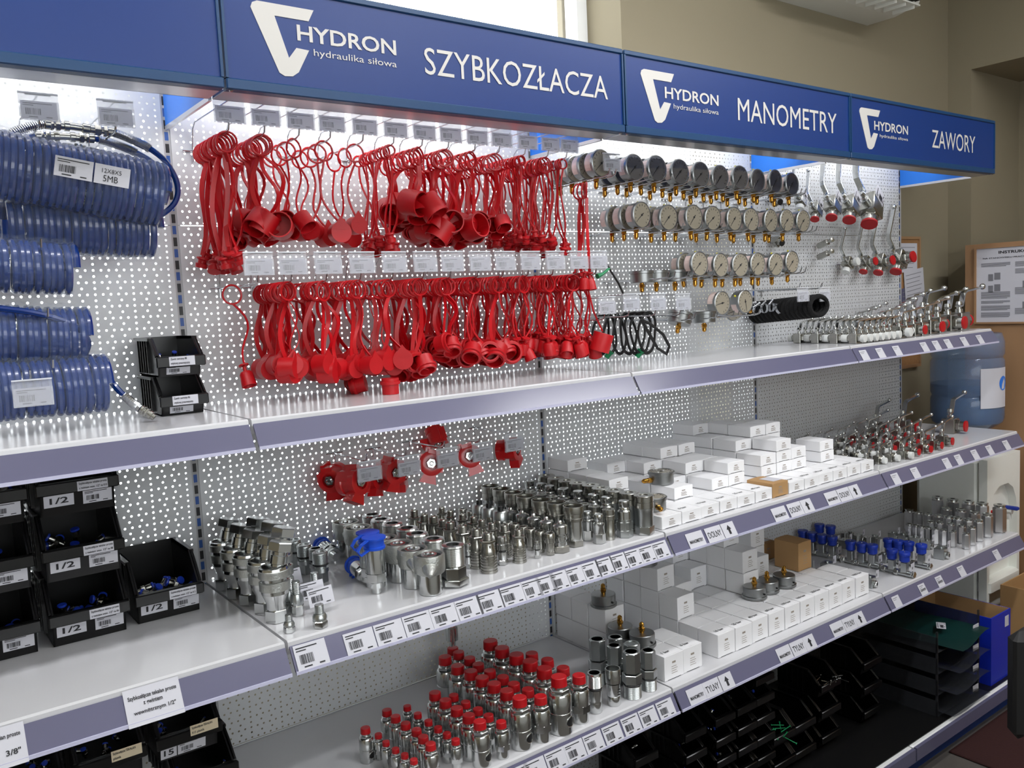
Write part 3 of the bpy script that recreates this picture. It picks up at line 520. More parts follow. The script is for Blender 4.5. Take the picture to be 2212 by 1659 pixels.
# ------------------------------------------------------------------ black stacking bins
def bin_kind(w_, d, h):
    key = ('bin', w_, d, h)
    if key in CARD: return CARD[key]
    t = .003; hw = w_/2; b = MB(); hf = h*.52; i_ = .008
    b.box(-hw + i_, hw - i_, -d, 0, 0, t).box(-hw + i_, hw - i_, -t, 0, 0, h)
    for s_ in (-1, 1):
        pr = [(-d*0, 0), (-d, 0), (-d - .012, hf), (-d*.78, h), (0, h)]
        x0, x1 = sorted((s_*(hw - i_), s_*(hw - i_ - t)))
        n = 5; b.add([(x, y, z) for x in (x0, x1) for y, z in pr], [tuple(range(n)), tuple(range(2*n - 1, n - 1, -1))] + [(q, (q + 1) % n, (q + 1) % n + n, q + n) for q in range(n)])
        b.box(*sorted((s_*(hw - i_ - t), s_*hw)), -d*.78, 0, h - .006, h)
        for q in range(5): y = -d*.12 - d*.13*q; b.box(*sorted((s_*(hw - i_), s_*(hw - .002))), y - .0025, y, h*.08, h - .006)
        b.tube([(s_*(hw - .005), -d*.78, h - .003), (s_*(hw - .005), -d*.9, h*.8), (s_*(hw - .005), -d - .01, hf)], .0035, 6)
    b.add([(x, y, z) for x in (-hw + i_, hw - i_) for y, z in ((-d, 0), (-d - .012, hf), (-d - .012 + t, hf), (-d + t, 0))], [(0, 1, 2, 3), (7, 6, 5, 4), (0, 4, 5, 1), (1, 5, 6, 2), (2, 6, 7, 3), (3, 7, 4, 0)])
    lip = MB().cbox(-hw + .001, hw - .001, -d - .022, -d - .011, hf - .022, hf, .002)
    CARD[key] = ('storage_bin', 'bin', [('body', b.mesh('body', 'bin')), ('front_lip', lip.mesh('front_lip', 'bin'))]); return CARD[key]
def fitting_kind(kind):
    key = ('fit', kind)
    if key in CARD: return CARD[key]
    body = MB().hexa(.0085, 0, .009).lathe([(.007, .009), (.0075, .011), (.0075, .02), (.006, .021)], 14)
    if kind: body.lathe([(.005, 0), (.005, -.009), (.003, -.009)], 12)
    CARD[key] = ('push_in_fitting', 'fitting', [('body', body.mesh('body', 'nickel')), ('release_ring', MB().lathe([(.0045, .021), (.008, .021), (.0085, .0225), (.008, .025), (.0045, .025)], 16).mesh('release_ring', 'knob'))]); return CARD[key]
def make_bin(x, y, z, w_, d, h, label, labels=(), nfit=0, fitlab=None, rz=0, blue=.7, seed=0):
    b = put(bin_kind(w_, d, h), label, (x, y, z), (0, 0, rz), group='black storage bins'); rnd = random.Random(seed); hf = h*.52; tilt = math.atan2(.012, hf)
    for (kind, x0, z0, wd, ht, tx) in labels:
        yy = -d - .0225 if kind == 'lip' else -d - .012*(z0/hf) - .0012
        lm = 'cream' if kind == 'cream' else 'paper'
        if kind == 'cream': yy = -d - .0225
        o = ob('label', MB().box(0, wd, 0, .0006, 0, ht).mesh('label', lm, True), b, (x0, yy, z0), (0 if kind in ('lip', 'cream') else tilt, 0, 0))
        if kind == 'bar': ob('small_print', print_mesh(wd, ht, seed + 1), o)
        for q, t_ in enumerate(tx):
            n = len(tx); ob('lettering', text(t_, 'ink', wd*(.62 if len(t_) < 4 else .9 if n == 1 else min(.92, .037*len(t_))), ht*(.5 if n == 1 else .3), .02), o, (wd*(.19 if len(t_) < 4 else .05), -.0004, ht*(.25 if n == 1 else (.58 - .46*q))))
    for i in range(nfit):
        k = fitting_kind(rnd.randint(0, 1)); px_ = rnd.uniform(-w_*.36, w_*.36); py_ = -d*rnd.uniform(.35, .86); pz = .012 + rnd.uniform(.0, hf*.6)*(1 if nfit > 5 else .4)
        R_ = Euler((0, 0, rz)).to_matrix() @ Vector((px_, py_, 0))
        put(k, fitlab, (x + R_.x, y + R_.y, z + pz), (rnd.uniform(-1.6, 1.6), rnd.uniform(-1.4, 1.4), rnd.uniform(0, 6)), 1.0 if w_ > .12 else .6, group=fitlab[:50])
LB = lambda w_, h, fi: [('lip', -.002, h*.52 - .0205, .052, .018, ('Szybkozłącze tekalan proste', 'z gwintem wew. 1/2" na fi%d' % fi)), ('num', -w_*.40, h*.14, .05, .024, ('1/2',)), ('bar', w_*.06, h*.12, .05, .026, ())]
bw, bd, bh = .142, .176, .122
fx = onZ(101, 1403, S2); gx = (fx[0] + bw/2 + .004, fx[1] + .176)
order = ('bottom', 'middle', 'top')
for i in range(3):
    zz = S2 + .0005 + i*.122; fi = (6, 8, 10)[i]
    make_bin(gx[0], gx[1], zz, bw, bd, bh, 'black bin marked 1/2 in the right stack of three, %s one' % order[i], LB(bw, bh, fi), 12, 'push in fitting with blue ring in the %s bin of the right stack' % order[i], seed=i + 2)
    make_bin(gx[0] - .152, gx[1], zz, bw, bd, bh, 'black bin cut by the left photo edge, %s of its stack' % order[i], LB(bw, bh, 12)[1:], 8, 'push in fitting in the %s bin cut by the photo edge' % order[i], seed=i + 7)
fx = onZ(296, 1350, S2); make_bin(fx[0] + .062, fx[1] + .165, S2 + .0005, .134, .165, .118, 'single black bin marked 1/2 right of the bin stacks', LB(.134, .118, 12), 20, 'push in fitting with blue ring in the single bin', seed=13, rz=.0)
fx = onZ(341, 901, S1); sw, sd, sh = .098, .14, .078
for i in range(2):
    make_bin(fx[0] + sw/2, fx[1] + sd, S1 + .0005 + i*.0785, sw, sd, sh, 'small black bin on the upper shelf beside the hoses, %s one' % ('lower', 'upper')[i], [('lip', -.024, sh*.52 - .0195, .05, .0185, ('Zawór zwrotny fi%d' % (6, 8)[i], 'wtykowy pneumatyczny')), ('bar', -.026, sh*.05, .046, .019, ())], (0, 9)[i], 'small blue ringed fitting in the upper small bin', seed=21 + i)
# bins on the lower shelf under the hoses
for i, (px_, py_, z, lab) in enumerate(((405, 1590, 0, 'black bin numbered 15 on the lower shelf, with blue fittings'), (235, 1640, -.02, 'black bin left of the bin numbered 15 on the lower shelf'), (50, 1655, -.02, 'black bin at the lower left photo corner'), )):
    q = onY(px_, py_ - 20, -.36); zz = S3 + .0005 + .202
    make_bin(q[0] + .0, -.36 + .215, zz, .12, .21, .1, lab, ([('cream', .0, .04, .05, .019, ('Szybkozłącze TEKALAN', 'fi15 plastik')), ('num', -.05, .004, .028, .024, ('15',)), ('bar', -.02, .004, .05, .024, ())] if i == 0 else [('cream', .0, .04, .05, .019, ('Szybkozłącze TEKALAN', 'plastik'))]), 7, 'blue plastic fitting in the %s lower shelf bin' % ('numbered', 'second', 'corner')[i], seed=31 + i)
    make_bin(q[0] + .03*(i == 0), -.36 + .235, zz - .101, .12, .21, .1, 'black bin beneath the %s bin of the lower shelf' % ('numbered', 'second', 'corner')[i], [], 4, 'blue fitting in the bin beneath the %s one' % ('numbered', 'second', 'corner')[i], seed=41 + i)
# bins of the dark base shelf: stacks seen by their labels
STK = [((1647, 1467), 5, 'fifth'), ((1608, 1535), 4, 'fourth'), ((1562, 1568), 3, 'third'), ((1498, 1590), 3, 'second'), ((1392, 1646), 2, 'first')]
for (p0, n, nm) in STK:
    q = onY(p0[0], p0[1], -.40)
    N_ = round((q[2] - .03 - SB)/.062) + 1
    for j in range(N_):
        zz = SB + .0035 + .062*(N_ - 1 - j)
        if zz < SB + .003: break
        make_bin(q[0], -.40 + .14, zz, .088, .13, .0615, 'small dark bin in the %s stack under the lower shelf, %s from the top' % (nm, ORD[j]), [('num', -.02, .008, .045, .013, ())], 2 if j < 3 else 0, 'steel fitting in the %s dark bin stack' % nm, seed=p0[0] + j)
for i, (px_, py_, lab) in enumerate(((1790, 1505, 'black bin of silver rivets on the base shelf'), (1880, 1450, 'black bin holding a gauge on the base shelf'), (1735, 1590, 'black bin of red fittings on the base shelf'), (1690, 1615, 'black bin of green ties on the base shelf'))):
    q = onY(px_, py_, -.40); zz = SB + .0035 + .0855*max(0, round((q[2] - .03 - SB)/.0855)); z_ = zz
    while z_ > SB + .05: z_ -= .0855; make_bin(q[0], -.40 + .16, z_, .11, .15, .085, 'black bin under ' + lab.replace('black bin', 'the bin'), [], 0, '', seed=70 + i)
    make_bin(q[0], -.40 + .16, zz, .11, .15, .085, lab, [('num', -.01, .01, .05, .016, ())], 0, '', seed=60 + i)
    if i in (0, 3):
        for k in range(10 if i == 0 else 8):
            a = random.uniform(0, PI); m_ = MB().lathe([(.0015, -.018), (.0015, .018), (.003, .018), (.003, .02), (0, .02)], 8).mesh('rivet', 'chrome' if i == 0 else 'green')
            put(('rivet' if i == 0 else 'cable_tie', 'rivet' if i == 0 else 'tie', [('x', m_)]), 'silver rivet in the base shelf bin' if i == 0 else 'green tie in the base shelf bin', (q[0] + random.uniform(-.035, .035), -.36 + random.uniform(-.08, .0), zz + .045 + random.uniform(-.01, .012)), (random.uniform(1.2, 1.9), 0, a*2), group='rivets in the bin' if i == 0 else 'green ties in the bin')
# ------------------------------------------------------------------ hydraulic couplings (heights scale with h)
def K(name, cat, *parts): return (name, cat, [(p[0], p[1].mesh(p[0], p[2]), *[(q[0], q[1].mesh(q[0], q[2])) for q in p[3:]]) for p in parts])
def thread(b, r, z0, z1, n=20, p=.0018, m=I4):
    pr = []; z = z0
    while z < z1 - p: pr += [(r - .0007, z), (r, z + p*.35), (r, z + p*.6)]; z += p
    return b.lathe([(r*.9, z0)] + pr + [(r*.92, z1)], n, m)
def knurl(b, r, z0, z1): return b.lathe([(r - .001, z0), (r, z0 + .001), (r, z1 - .001), (r - .001, z1)], 40)
def k_tilted():          # large socket with a hex ended plug leaning in it
    m = T(.004, 0, .078, 0, math.radians(13), 0)
    so = MB().lathe([(.0165, .022), (.0165, .034), (.0235, .05)], 24).lathe([(.0235, .05), (.0235, .056)], 24).lathe([(.0236, .072), (.022, .073), (.022, .077), (.0236, .078)], 24).lathe([(.0255, .092), (.0245, .096), (.020, .096), (.019, .08), (0, .08)], 24)
    kn = MB().lathe([(.0235, .056), (.0262, .057), (.0262, .071), (.0236, .072)], 40).lathe([(.0236, .078), (.0266, .079), (.0266, .091), (.0255, .092)], 40)
    pl = MB().lathe([(.014, .0), (.014, .016), (.0125, .017), (.0125, .021), (.0145, .022), (.0145, .036), (.0125, .037), (.0125, .044)], 20, m)
    return K('socket_coupling', 'coupling', ('socket', so, 'chrome', ('knurled_sleeve', kn, 'cast')), ('hex_base', MB().hexa(.0205, 0, .022), 'chrome'), ('plug', pl, 'chrome', ('plug_nut', MB().hexa(.0215, .044, .06, m), 'chrome')))
def k_thread(): return K('screw_coupling', 'coupling', ('body', thread(MB(), .0145, .036, .057).lathe([(.0145, .057), (.013, .0585), (.0095, .0585), (.009, .04), (0, .04)], 20).lathe([(.011, .028), (.011, .0325)], 18).lathe([(.0148, .02), (.0148, .028)], 20), 'zinc'), ('o_ring', MB().lathe([(.0135, .032), (.0152, .0335), (.0135, .036)], 18), 'rubber'), ('hex_base', MB().hexa(.0135, 0, .02), 'zinc'))
def k_small(): return K('screw_nipple', 'nipple', ('body', thread(MB(), .0075, .024, .038, p=.0015).lathe([(.0072, .038), (.0045, .038), (.004, .03), (0, .03)], 14).lathe([(.0105, .012), (.012, .014), (.012, .018), (.009, .024)], 18), 'zinc'), ('hex_base', MB().hexa(.0125, 0, .012), 'chrome'))
def k_bluecap():
    so = MB().lathe([(.009, 0), (.009, .012)], 16).lathe([(.0165, .016), (.0165, .022)], 20).lathe([(.0185, .04), (.0185, .085), (.018, .09)], 24)
    cp = MB().lathe([(.0195, .084), (.0205, .085), (.0205, .089), (.0185, .09), (.0185, .103), (.0225, .1035), (.0225, .1065), (0, .1075)], 24)
    lp = MB().strip([(-.019, -.008, .105), (-.036, -.012, .1), (-.044, -.012, .09), (-.038, -.012, .081), (-.019, -.008, .086)], (0, .0035, 0), .0012)
    return K('quick_coupling', 'coupling', ('body', so, 'chrome', ('o_ring', MB().lathe([(.017, .0385), (.0195, .0395), (.017, .0405)], 18), 'rubber')), ('hex_base', MB().hexa(.0195, .022, .04).lathe([(.0165, .012), (.0165, .016)], 20), 'chrome'), ('dust_cap', cp, 'blue_cap', ('cap_strap', lp, 'blue_cap')))
def k_wing():
    so = MB().lathe([(.0185, 0), (.0195, .001), (.0195, .042)], 24)
    hd = MB().lathe([(.0195, .042), (.025, .046), (.0265, .052), (.0265, .08), (.0255, .084), (.0225, .084), (.0215, .078), (0, .078)], 28)
    for a in (PI*1.42, PI*.42): hd.lathe([(.0135, 0), (.011, .01), (.007, .02), (.0045, .026), (0, .0275)], 10, T(.023*math.cos(a), .023*math.sin(a), .058, 0, PI/2, 0) if False else Matrix.Translation((.022*math.cos(a), .022*math.sin(a), .06)) @ Matrix.Rotation(a, 4, 'Z') @ Matrix.Rotation(PI/2 + .25, 4, 'Y'))
    return K('wing_coupling', 'coupling', ('sleeve', so, 'chrome'), ('winged_head', hd, 'cast'), ('inner_ring', MB().lathe([(.014, .078), (.0135, .083), (.0095, .083), (.009, .079), (0, .079)], 20), 'chrome', ('seal', MB().lathe([(.0145, .0782), (.0205, .0782), (.0205, .0792), (.0145, .0792)], 20), 'rubber')))
def k_barrel():
    return K('threaded_coupling', 'coupling', ('barrel', thread(MB(), .0215, .044, .082, 28).lathe([(.0215, .082), (.02, .085), (.012, .0855), (.0115, .06), (0, .06)], 26).lathe([(.0165, .04), (.0165, .044)], 22), 'chrome', ('bore_seal', MB().lathe([(.0117, .06), (.0117, .0853), (.0105, .0853), (.0105, .06)], 20), 'rubber')), ('hex_body', MB().hexa(.022, .016, .04), 'chrome', ('base_nut', MB().hexa(.0265, .003, .016).lathe([(.012, 0), (.012, .003)], 16), 'chrome')))
def k_hexcol():
    b = MB()
    for q in range(6): b.lathe([(.0155, .002 + q*.0066), (.0162, .0025 + q*.0066), (.0162, .0058 + q*.0066), (.0145, .0064 + q*.0066), (.0145, .0086 + q*.0066)], 22)
    b.lathe([(.0168, 0), (.0168, .003)], 22).lathe([(.0145, .04), (.0145, .05), (.012, .056), (.011, .066)], 20)
    return K('nipple_coupling', 'coupling', ('ribbed_body', b, 'nickel'), ('hex_collar', MB().hexa(.0155, .066, .072).hexa(.0125, .054, .062), 'nickel', ('thread_end', thread(MB(), .0092, .072, .088, 16).lathe([(.0085, .088), (.005, .089), (.005, .08), (0, .08)], 14), 'nickel')))
def k_thin():
    return K('plug_coupling', 'coupling', ('body', MB().lathe([(.011, .012), (.011, .03), (.0085, .031), (.0085, .034), (.0115, .035), (.0115, .047), (.009, .048), (.009, .052), (.0095, .058), (.0085, .064), (0, .065)], 18), 'chrome'), ('hex_base', MB().hexa(.0125, 0, .012), 'chrome'), ('o_ring', MB().lathe([(.0088, .0312), (.0098, .0325), (.0088, .0338)], 14), 'rubber'))
def k_ring():
    return K('ring_socket', 'coupling', ('body', MB().lathe([(.0105, .012), (.0105, .036), (.0125, .038), (.0125, .05), (.0135, .051), (.0135, .064), (.0125, .066), (.007, .066), (.0065, .05), (0, .05)], 20), 'nickel'), ('hex_base', MB().hexa(.0115, 0, .012), 'nickel'))
def k_point():
    return K('pointed_plug', 'coupling', ('body', MB().lathe([(.0125, .014), (.0125, .022), (.0105, .023), (.0105, .026), (.0125, .027), (.0125, .034), (.0105, .035), (.0105, .038), (.014, .04), (.014, .056), (.0115, .059), (.005, .061), (.0035, .066), (.0025, .067), (0, .067)], 20), 'chrome'), ('hex_base', MB().hexa(.0165, 0, .014), 'nickel'))
def k_pointdark():
    return K('black_tipped_plug', 'coupling', ('body', MB().lathe([(.0125, .014), (.0125, .036), (.0145, .038), (.0145, .056), (.012, .06), (.006, .06)], 20), 'zinc'), ('hex_base', MB().hexa(.0165, 0, .014), 'nickel'), ('black_plug', MB().lathe([(.006, .06), (.005, .068), (0, .068)], 8), 'rubber'))
def k_open():
    return K('open_socket', 'coupling', ('body', MB().lathe([(.0195, .016), (.0195, .062)], 24), 'chrome', ('hex_base', MB().hexa(.0205, 0, .016), 'nickel')), ('sleeve', MB().lathe([(.0195, .062), (.022, .063), (.0222, .07), (.021, .071), (.021, .081), (.0225, .082), (.023, .094), (.0225, .099), (.0205, .099), (.0205, .096), (.0175, .096), (.0165, .07), (0, .07)], 28), 'nickel'))
def k_flat():
    return K('flat_face_socket', 'coupling', ('body', MB().lathe([(.0125, .0), (.0125, .022), (.0122, .023), (.0122, .05)], 20), 'nickel'), ('sleeve', MB().lathe([(.0122, .05), (.0138, .051), (.0138, .062), (.013, .063), (.0138, .064), (.0138, .076), (.0125, .077), (.006, .077), (.006, .074), (0, .074)], 22), 'nickel'))
def k_capped():
    return K('flat_face_plug', 'coupling', ('body', MB().lathe([(.0175, .044), (.0175, .066), (.013, .07), (.013, .075), (.0125, .076), (.0135, .078), (.0135, .091), (.0125, .092), (0, .092)], 24), 'chrome'), ('hex_base', MB().hexa(.0205, 0, .019).hexa(.0205, .0205, .04).lathe([(.018, .018), (.018, .046)], 20), 'zinc'))
def k_twin():
    return K('twin_ring_socket', 'coupling', ('body', MB().lathe([(.0205, .022), (.0205, .058), (.021, .06), (.021, .068)], 26), 'zinc'), ('hex_base', MB().hexa(.0215, 0, .022), 'chrome'), ('sleeve', MB().lathe([(.0208, .068), (.0218, .069), (.0218, .083), (.0205, .084), (.0218, .085), (.0218, .099), (.0208, .1), (.0095, .1), (.0095, .0985), (0, .0985)], 28), 'nickel'))
def k_tinyplug():
    return K('slim_plug', 'coupling', ('body', MB().lathe([(.0115, .02), (.0115, .034), (.012, .035), (.012, .04), (.008, .042), (.008, .046), (.0085, .047), (.0085, .056), (.008, .057), (0, .057)], 18), 'chrome'), ('hex_base', MB().hexa(.0125, 0, .02), 'chrome'))
# columns: photo points of the tops, photo point of the front base, shelf
def column(kind, tops, base, S, yf, desc, order='front', g=None, hmul=1., rz=None, h0=None, yoff=0., wx=1.):
    bx = onZ(*base, S); h = ztop(bx[0], bx[1] + yoff, tops[-1][1]) - S
    me_h = max(v.co.z for p in kind[2] for v in p[1].vertices); me_h = max([me_h] + [v.co.z for p in kind[2] for q in p[2:] for v in q[1].vertices])
    s = h/me_h*hmul; n = len(tops); out = []
    for i, t in enumerate(tops):
        q = onZ(*t, S + h); y = max(yf + .022, min(-.03, q[1])); 
        lab = '%s, %s from the %s' % (desc, ORD[n - 1 - i], order) if n > 1 else desc
        out.append(put(kind, lab, (q[0], y, S + .0004), (0, 0, random.uniform(-.4, .4) if rz is None else rz), (s*wx, s*wx, s), group=g or desc[:60]))
    return out
A_, B_, D_, E_ = (lambda x, y: (430 + x/5.185, 1080 + y/5.185)), (lambda x, y: (700 + x/6.9125, 1040 + y/6.9125)), (lambda x, y: (1000 + x/7.214, 1010 + y/7.214)), (lambda x, y: (1180 + x/7.9, 1030 + y/7.9))
M_ = lambda f, *p: [f(*q) for q in p]
kt = k_tilted()
column(kt, M_(A_, (250, 260), (380, 330), (520, 385), (690, 455), (815, 525)), A_(775, 1350), S2, Y2, 'big chrome coupling with leaning hex plug beside the single black bin', rz=0, hmul=1.08)
column(kt, M_(A_, (565, 255), (730, 305), (850, 365)), (636, 1310), S2, Y2, 'chrome coupling with leaning hex plug in the second leaning column', rz=0, hmul=1.08)
column(k_thread(), M_(A_, (1065, 445), (1175, 500), (1350, 580)), A_(1345, 915), S2, Y2, 'threaded screw coupling with black ring behind the loose price cards')
column(k_thread(), M_(A_, (1305, 540)), (683, 1245), S2, Y2, 'short threaded coupling half hidden by the threaded ring column')
ks = k_small()
column(ks, M_(A_, (1000, 1285)), A_(1005, 1480), S2, Y2, 'small zinc nipple standing alone before the loose price cards')
column(ks, M_(A_, (1080, 910)), A_(1080, 1290), S2, Y2, 'tall small fitting left of the loose price cards', wx=.6)
column(ks, M_(A_, (1290, 815)), A_(1295, 1090), S2, Y2, 'hex fitting with a label roll behind the loose price cards', wx=.8)
column(ks, M_(A_, (1000, 860)), A_(960, 1230), S2, Y2, 'fitting at the back left of the loose price cards', wx=.8)
column(ks, M_(A_, (1370, 1245)), A_(1375, 1440), S2, Y2, 'wide hex nut fitting under the front loose price card', hmul=1.3)
for i, (p, r_) in enumerate((((1225, 1310), .10), ((1130, 1255), .05), ((900, 1075), .1))):
    q = onZ(*A_(*p), S2); put(card_kind(.055, .034, i), ('loose price card leaning on small fittings, front one', 'loose price card leaning on small fittings, just behind the front one', 'loose price card leaning on small fittings, back one')[i], (q[0], q[1] - .012 + .004*i, S2 + (.020, .022, .016)[i]), (-.3, 0, r_))
kb = k_bluecap()
column(kb, M_(B_, (650, 745), (740, 820)), B_(790, 1660), S2, Y2, 'upright chrome coupling with blue dust cap', rz=.1)
for i, (p, q) in enumerate((((690, 1170), (783, 1250)), ((668, 1165), (730, 1212)))):
    a, b_ = onZ(*p, S2 + .03), onZ(*q, S2 + .02); d = Vector((b_[0] - a[0], b_[1] - a[1], -.012)); 
    o = put(kb, ('chrome coupling with blue cap lying before the winged couplings', 'chrome coupling with blue cap lying at the back by the panel')[i], (b_[0] + .012, b_[1] - .006 + .04*i, S2 + .0205), (0, 0, 0), .95); o.rotation_euler = (-d).to_track_quat('Z', 'X').to_euler()
column(k_wing(), M_(B_, (325, 600), (500, 680), (880, 835), (1100, 915), (1320, 995), (1565, 1080)), B_(1600, 1665), S2, Y2, 'cast winged screw coupling on the middle shelf', wx=1.25)
column(k_barrel(), M_(B_, (720, 490), (850, 560), (1020, 620), (1240, 690), (1390, 770), (1630, 850), (1920, 940)), B_(1950, 1545), S2, Y2, 'coarse threaded barrel coupling right of the winged couplings', wx=1.15)
kh = k_hexcol()
column(kh, M_(B_, (1340, 420), (1490, 485), (1630, 510), (1770, 560), (1880, 600), (2065, 650)) + M_(D_, (200, 950), (380, 1010)), D_(420, 1625), S2, Y2, 'ribbed nipple with hex collar in the first ribbed column', wx=1.15)
column(kh, M_(B_, (1750, 380), (1880, 430), (2060, 480)) + M_(D_, (160, 760), (290, 810), (450, 860), (640, 890), (860, 960)), D_(890, 1470), S2, Y2, 'ribbed nipple with hex collar in the second ribbed column', wx=1.15)
kth = k_thin()
column(kth, M_(D_, (70, 1185)), D_(80, 1560), S2, Y2, 'slim chrome plug coupling beside the front threaded barrel')
column(kth, M_(D_, (600, 1075)), D_(615, 1510), S2, Y2, 'slim chrome plug coupling between the two ribbed columns at the front')
column(kth, M_(D_, (1150, 1140)), D_(1175, 1410), S2, Y2, 'short chrome plug before the ring sockets at the shelf front')
column(k_ring(), M_(B_, (2070, 405), (2190, 440)) + M_(D_, (220, 705), (320, 740), (430, 765), (560, 815), (700, 850), (810, 875), (940, 915), (1050, 950), (1200, 985), (1350, 1020)), D_(1370, 1360), S2, Y2, 'nickel ring topped socket in the long ring column', wx=1.17)
column(k_pointdark(), M_(D_, (250, 510), (400, 560), (580, 610)), (1080, 1165), S2, Y2, 'zinc plug with black tip behind the pointed plugs', wx=1.1)
column(k_point(), M_(D_, (735, 620), (920, 665), (1100, 715), (1300, 765), (1510, 825)), D_(1530, 1310), S2, Y2, 'chrome plug with pointed tip', wx=1.1)
column(k_open(), M_(D_, (430, 285), (600, 330), (790, 385), (980, 440), (1220, 500)) + M_(E_, (170, 430), (460, 490)), E_(540, 1170), S2, Y2, 'wide open mouthed socket coupling', wx=1.14)
column(k_flat(), M_(D_, (890, 340), (1060, 380), (1230, 415), (1390, 450)) + M_(E_, (430, 415), (650, 460), (820, 500), (1060, 550)), E_(1085, 1065), S2, Y2, 'flat faced nickel socket beside the open sockets', wx=1.18)
column(k_capped(), M_(D_, (1035, 205), (1215, 245), (1350, 280), (1550, 330)) + M_(E_, (300, 190), (540, 240), (800, 295), (1030, 340), (1325, 405)), E_(1345, 1020), S2, Y2, 'zinc plug with flat button top and hex base')
column(k_twin(), M_(D_, (1300, 120), (1450, 160)) + M_(E_, (350, 60), (540, 100), (760, 135), (930, 185), (1160, 225), (1410, 265), (1660, 310)), E_(1680, 970), S2, Y2, 'thick twin ring socket next to the gauge boxes', wx=1.14)
kp = k_tinyplug()
column(kp, M_(E_, (700, 590)), E_(730, 1075), S2, Y2, 'dark slim plug at the shelf front, left of two')
column(kp, M_(E_, (890, 640)), E_(915, 1130), S2, Y2, 'dark slim plug at the shelf front, right of two')
# ------------------------------------------------------------------ red capped valves on the lower shelf
def redvalve(side):
    b = MB(); cap = MB().lathe([(.0, .128), (.0125, .1278), (.0135, .1265), (.0142, .107), (.0135, .1068)], 20)
    neck = MB().lathe([(.0125, .094), (.0125, .107)], 16).hexa(.0175, .092, .1)
    if side:
        b.lathe([(.0195, 0), (.0205, .001), (.0205, .048), (.0195, .049), (.0195, .051), (.0205, .052), (.0205, .086), (.0185, .091), (.0125, .092)], 26)
        hl = MB(); R_ = .0208; pv = [(0, 0)] + [(k_*.0058*math.cos(t), k_*.0058*math.sin(t)) for k_ in (1, 2) for t in np.linspace(0, 2*PI, 20, endpoint=False)]
        cy_ = lambda a_, z_: (R_*math.cos(-PI/2 + .26 + a_/R_), R_*math.sin(-PI/2 + .26 + a_/R_), .028 + z_)
        hl.add([cy_(*p) for p in pv], [(0, 1 + q, 1 + (q + 1) % 20) for q in range(20)] + [(1 + q, 21 + q, 21 + (q + 1) % 20, 1 + (q + 1) % 20) for q in range(20)])
        b.tube([cy_(*p) for p in pv[21:]], .0009, 6, True)
        return K('red_capped_valve', 'valve', ('body', b, 'chrome'), ('side_port', hl, 'dark'), ('locknut', neck, 'chrome'), ('cap', cap, 'red_cap'))
    b.lathe([(.0165, 0), (.0165, .03)], 22).hexa(.0205, .028, .05).lathe([(.0195, .048), (.0195, .084), (.0175, .09), (.0125, .092)], 24)
    return K('red_capped_valve', 'valve', ('body', b, 'chrome'), ('locknut', neck, 'chrome'), ('cap', cap, 'red_cap'))
rs, rh = redvalve(1), redvalve(0)
V_ = lambda x, y: (740 + x/2.962, 1099 + y/2.962)
def vcol(k, tops, base, desc): column(k, [V_(*t) for t in tops], V_(*base), S3, Y3, desc, rz=.1, wx=1.3)
vcol(rs, ((945, 842), (1020, 888), (1112, 930), (1200, 972), (1290, 1018), (1383, 1070)), (1415, 1420), 'largest red capped side port valve')
vcol(rh, ((1210, 922), (1310, 962), (1410, 1014), (1512, 1062)), (1530, 1358), 'largest red capped inline valve')
vcol(rs, ((655, 945), (735, 1002), (820, 1036), (893, 1076), (968, 1115), (1050, 1160), (1132, 1204)), (1145, 1520), 'medium large red capped side port valve')
vcol(rh, ((705, 888), (742, 915), (812, 952), (868, 992), (942, 1033), (1025, 1072), (1095, 1116), (1185, 1152), (1268, 1198)), (1285, 1480), 'medium large red capped inline valve')
vcol(rs, ((590, 1174), (657, 1222), (730, 1272), (806, 1317), (877, 1357)), (890, 1636), 'medium red capped side port valve')
vcol(rh, ((710, 1190), (786, 1234), (865, 1278), (933, 1318), (1014, 1360)), (1025, 1588), 'medium red capped inline valve')
vcol(rs, ((283, 1286), (338, 1325), (402, 1370), (472, 1410), (515, 1455), (562, 1500)), (570, 1730), 'small red capped side port valve')
vcol(rh, ((413, 1260), (480, 1308), (548, 1354), (610, 1396), (667, 1434), (723, 1474)), (735, 1660), 'small red capped inline valve')
vcol(rh, ((228, 1440), (277, 1488), (338, 1533), (397, 1568), (455, 1602)), (462, 1770), 'smallest red capped inline valve')
vcol(rs, ((145, 1400),), (148, 1612), 'smallest red capped valve standing apart on the left')
# a steel coupling stood upside down on one red cap
q = V_(690, 900); g_ = onZ(*V_(705, 905), S3 + .1); zt = S3 + .112
put(K('steel_sleeve', 'coupling', ('body', MB().lathe([(.009, 0), (.009, .012), (.0165, .016), (.0165, .05), (.015, .052), (.015, .056), (.0135, .062)], 22), 'chrome')), 'steel sleeve coupling stood upside down on a red cap by the panel', (g_[0], g_[1], zt + .001))
